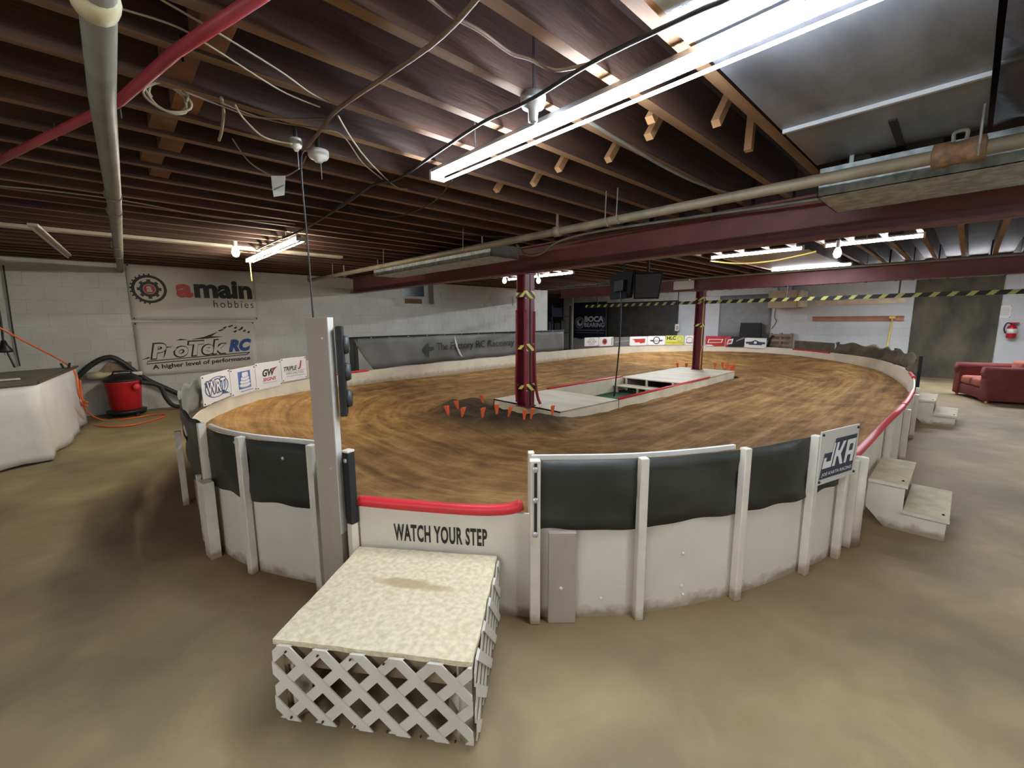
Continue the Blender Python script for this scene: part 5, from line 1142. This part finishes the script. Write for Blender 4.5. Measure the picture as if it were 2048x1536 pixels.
wire('black cable running along distant joists to the far strip light', [(735, 372), (690, 405), (620, 452), (560, 478), (512, 500)], .012, WIRED, 2.40)
wire('thin dark wire spanning the joists in front of the duct', [(680, 462), (820, 465), (930, 470), (1050, 475)], .007, WIRED, 2.42)
# coil of cable on the joists
c = onz(335, 185, 2.40); pts_ = []
for k in range(54):
    a = k*2*math.pi/15; pts_.append((c.x+.012*math.sin(k*.5)+(.06+.01*math.sin(k))*math.cos(a), c.y+.02*k/54, 2.385+(.055)*math.sin(a)))
tag(MB().tube(smooth_pts(pts_, 2), .005, 6).build('cable_coil', WIREW, smooth=True), 'coil of cream cable looped on the joists beside the red pipe', 'cable')
cable('hanging_wire_end', 'cut cream cable end dangling from the joists below the coil', 'wire', [onz(443, 195, 2.42), onz(447, 225, 2.40), onz(443, 262, 2.38), onz(438, 280, 2.37)], .007, WIREW)
a = onz(556, 352, 2.35); t = thing('paper_scrap', 'creased scrap of white paper hanging on a ceiling wire', 'paper', a)
MB().prism([(-.035, -.12), (.03, -.11), (.045, .0), (-.04, .0), (-.04, -.05)], a, (R0.x, R0.y, 0), (0, 0, 1), .003).build('sheet', PAPER, t)
MB().prism([(-.03, -.075), (.035, -.05), (.035, -.055), (-.03, -.085)], a+Vector((-F0.x*.004, -F0.y*.004, 0)), (R0.x, R0.y, 0), (0, 0, 1), .002).build('crease', INKO, t)
# white trunking along the joists near the left wall
a = onz(0, 452, 2.40); b_ = onz(700, 512, 2.40)
tag(MB().box(-2.0, b_.x, a.y-.06, a.y+.06, 2.395, 2.43).build('white_batten', mat('batten_white', (198, 190, 170), .6), bevel=.004, seg=1), 'white batten fixed under the joists in front of the left wall', 'batten')
# second pipe along the far beam, hazard bar
t = thing('far_pipe', 'thin grey pipe running along the second red beam', 'pipe', (XB2-.25, 4, 2.33)); zf = onX(1400, 556, XB2-.25).z
MB().tube([(XB2-.25, 9.0, zf), (XB2-.25, -3, zf)], .022, 10).build('pipe', PIPEG, t, smooth=True)
for yy in (6.5, 4.6, 2.2, .3): MB().tube([(XB2-.25, yy, zf), (XB2-.25, yy, ZJ+.01)], .01, 6).build('hanger', PIPEG, t)
zb_ = onX(1600, 598, XB2-.02).z; yl = onX(1172, 606, XB2-.02).y
t = thing('hazard_bar', 'black and yellow striped warning bar hung under the second red beam', 'bar', (XB2-.02, 3, zb_))
MB().box(XB2-.045, XB2+.005, -3.5, yl, zb_-.036, zb_+.036).build('bar', HAZBAR, t)
for yy in (yl-.4, 4.9, 2.6, .9, -.6): MB().tube([(XB2-.02, yy, zb_+.04), (XB2-.02, yy, 2.15)], .012, 6).build('hanger', BLACK, t)
A = onX(1347, 578, XB2-.12); t, f = sign('beam_sign', 'blank white card stuck on the second red beam', onX(1347, 572, XB2-.12).xy, onX(1388, 570, XB2-.12).xy, onX(1350, 580, XB2-.12).z, onX(1350, 563, XB2-.12).z, SIGNW); f.done()
# dark sheets on the ceiling at the right
e0 = onz(1655, 348, ZJ-.01); e1 = onz(1985, 130, ZJ-.01); e2 = onz(1962, 0, ZJ-.01)
px0_ = onz(1985, 140, ZJ-.02)
t = thing('ceiling_panel', 'dark grey sheet panel fixed under the joists beside the bright strip light', 'panel', (2.4, 0, ZJ-.02))
MB().box(1.25, onz(1570, 252, ZJ).x, px0_.y, .745, ZJ-.016, ZJ-.004).build('sheet', DPANEL, t); MB().box(onz(1570, 252, ZJ).x+.012, 3.25, px0_.y, .735, ZJ-.03, ZJ-.018).build('sheet', DPANEL, t)
MB().box(onz(1570, 252, ZJ).x-.004, onz(1570, 252, ZJ).x+.014, px0_.y, .74, ZJ-.034, ZJ-.016).build('seam_strip', ALU, t)
MB().bar(onz(1785, 240, ZJ-.034), onz(1805, 300, ZJ-.034), .03, .01).build('patch_strip', BLACKM, t)
p0_, p1_ = onz(1330, 20, ZJ-.02), onz(1392, 80, ZJ-.02)
t = thing('ceiling_panel', 'white sheet panel fixed under the joists above the bright strip light', 'panel', (1.1, .5, ZJ-.02))
MB().box(p0_.x-.12, p1_.x+.02, -.2, p1_.y, ZJ-.03, ZJ-.018).build('sheet', mat('white_sheet_panel', (206, 210, 214), .5, var=.06, scale=9, bump=.3), t); MB().box(p0_.x-.12, p1_.x+.02, p1_.y, p1_.y+.02, ZJ-.03, ZJ).build('edge_strip', PALEWOOD, t)
q0, q1, q2, q3 = (onz(x, y, ZJ-.012) for x, y in ((1450, 517), (1635, 507), (1700, 530), (1550, 541)))
t = thing('ceiling_panel', 'tan sheet panel fixed under the joists between the two red beams', 'panel', (7.5, 2, ZJ-.02))
MB().box(q0.x, min(q2.x, XB2-.4), q1.y, q0.y, ZJ-.014, ZJ-.003).build('sheet', mat('tan_sheet_panel', (150, 134, 116), .6, var=.08), t)
MB().box(q0.x, min(q2.x, XB2-.4), q0.y, q0.y+.03, ZJ-.02, ZJ-.003).build('edge_strip', PALEWOOD, t)
# black plastic sheet hanging at the right
px_ = onz(1985, 140, ZJ-.02); t = thing('plastic_sheet', 'crumpled black plastic sheet stapled under the joists beside the dark panel', 'sheet', (2.4, px_.y-.6, ZJ-.05))
n, r = 26, 18; vs = [(.9+2.3*i/n, px_.y-.02-1.5*j/r, ZJ-.035-.035*math.sin(i*.9+j*.7)*math.sin(j*.8)-.05*abs(math.sin(i*.35+j*.25))-.03*min(1, j/3)) for i in range(n+1) for j in range(r+1)]
o = MB().add(vs, [(i*(r+1)+j, (i+1)*(r+1)+j, (i+1)*(r+1)+j+1, i*(r+1)+j+1) for i in range(n) for j in range(r)]).build('film', PLASTIC, t, smooth=True)
md = o.modifiers.new('t', 'SOLIDIFY'); md.thickness = .002
# dark storage in the recess
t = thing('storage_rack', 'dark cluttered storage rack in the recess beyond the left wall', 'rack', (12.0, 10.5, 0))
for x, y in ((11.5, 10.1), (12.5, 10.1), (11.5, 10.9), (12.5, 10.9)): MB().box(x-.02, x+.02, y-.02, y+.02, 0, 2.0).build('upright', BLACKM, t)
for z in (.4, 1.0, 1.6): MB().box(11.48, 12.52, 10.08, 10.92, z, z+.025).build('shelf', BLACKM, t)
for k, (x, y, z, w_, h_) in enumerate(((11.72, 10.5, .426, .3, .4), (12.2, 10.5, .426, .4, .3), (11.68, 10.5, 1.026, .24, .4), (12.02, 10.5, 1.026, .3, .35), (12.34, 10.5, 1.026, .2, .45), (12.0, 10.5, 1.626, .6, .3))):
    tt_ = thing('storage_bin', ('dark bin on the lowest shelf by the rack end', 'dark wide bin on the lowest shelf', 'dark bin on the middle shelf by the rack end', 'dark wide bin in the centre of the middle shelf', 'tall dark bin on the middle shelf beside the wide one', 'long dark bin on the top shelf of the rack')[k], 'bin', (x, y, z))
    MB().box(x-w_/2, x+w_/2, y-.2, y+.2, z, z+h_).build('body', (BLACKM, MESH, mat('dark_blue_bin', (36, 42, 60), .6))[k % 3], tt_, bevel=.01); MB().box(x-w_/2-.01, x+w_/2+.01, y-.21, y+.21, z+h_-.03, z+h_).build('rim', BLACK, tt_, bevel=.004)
a = onX(1144, 690, 14.2); t = thing('white_pipe_post', 'white painted pipe post left of the navy banner', 'post', (a.x, a.y, 0)); MB().tube([(a.x, a.y, 0), (a.x, a.y, ZJ+.02)], .05, 12).build('pipe', PORC, t, smooth=True); MB().lathe([(.09, 0), (.09, .02), (.05, .03)], (a.x, a.y, 0), n=14).build('flange', PORC, t)
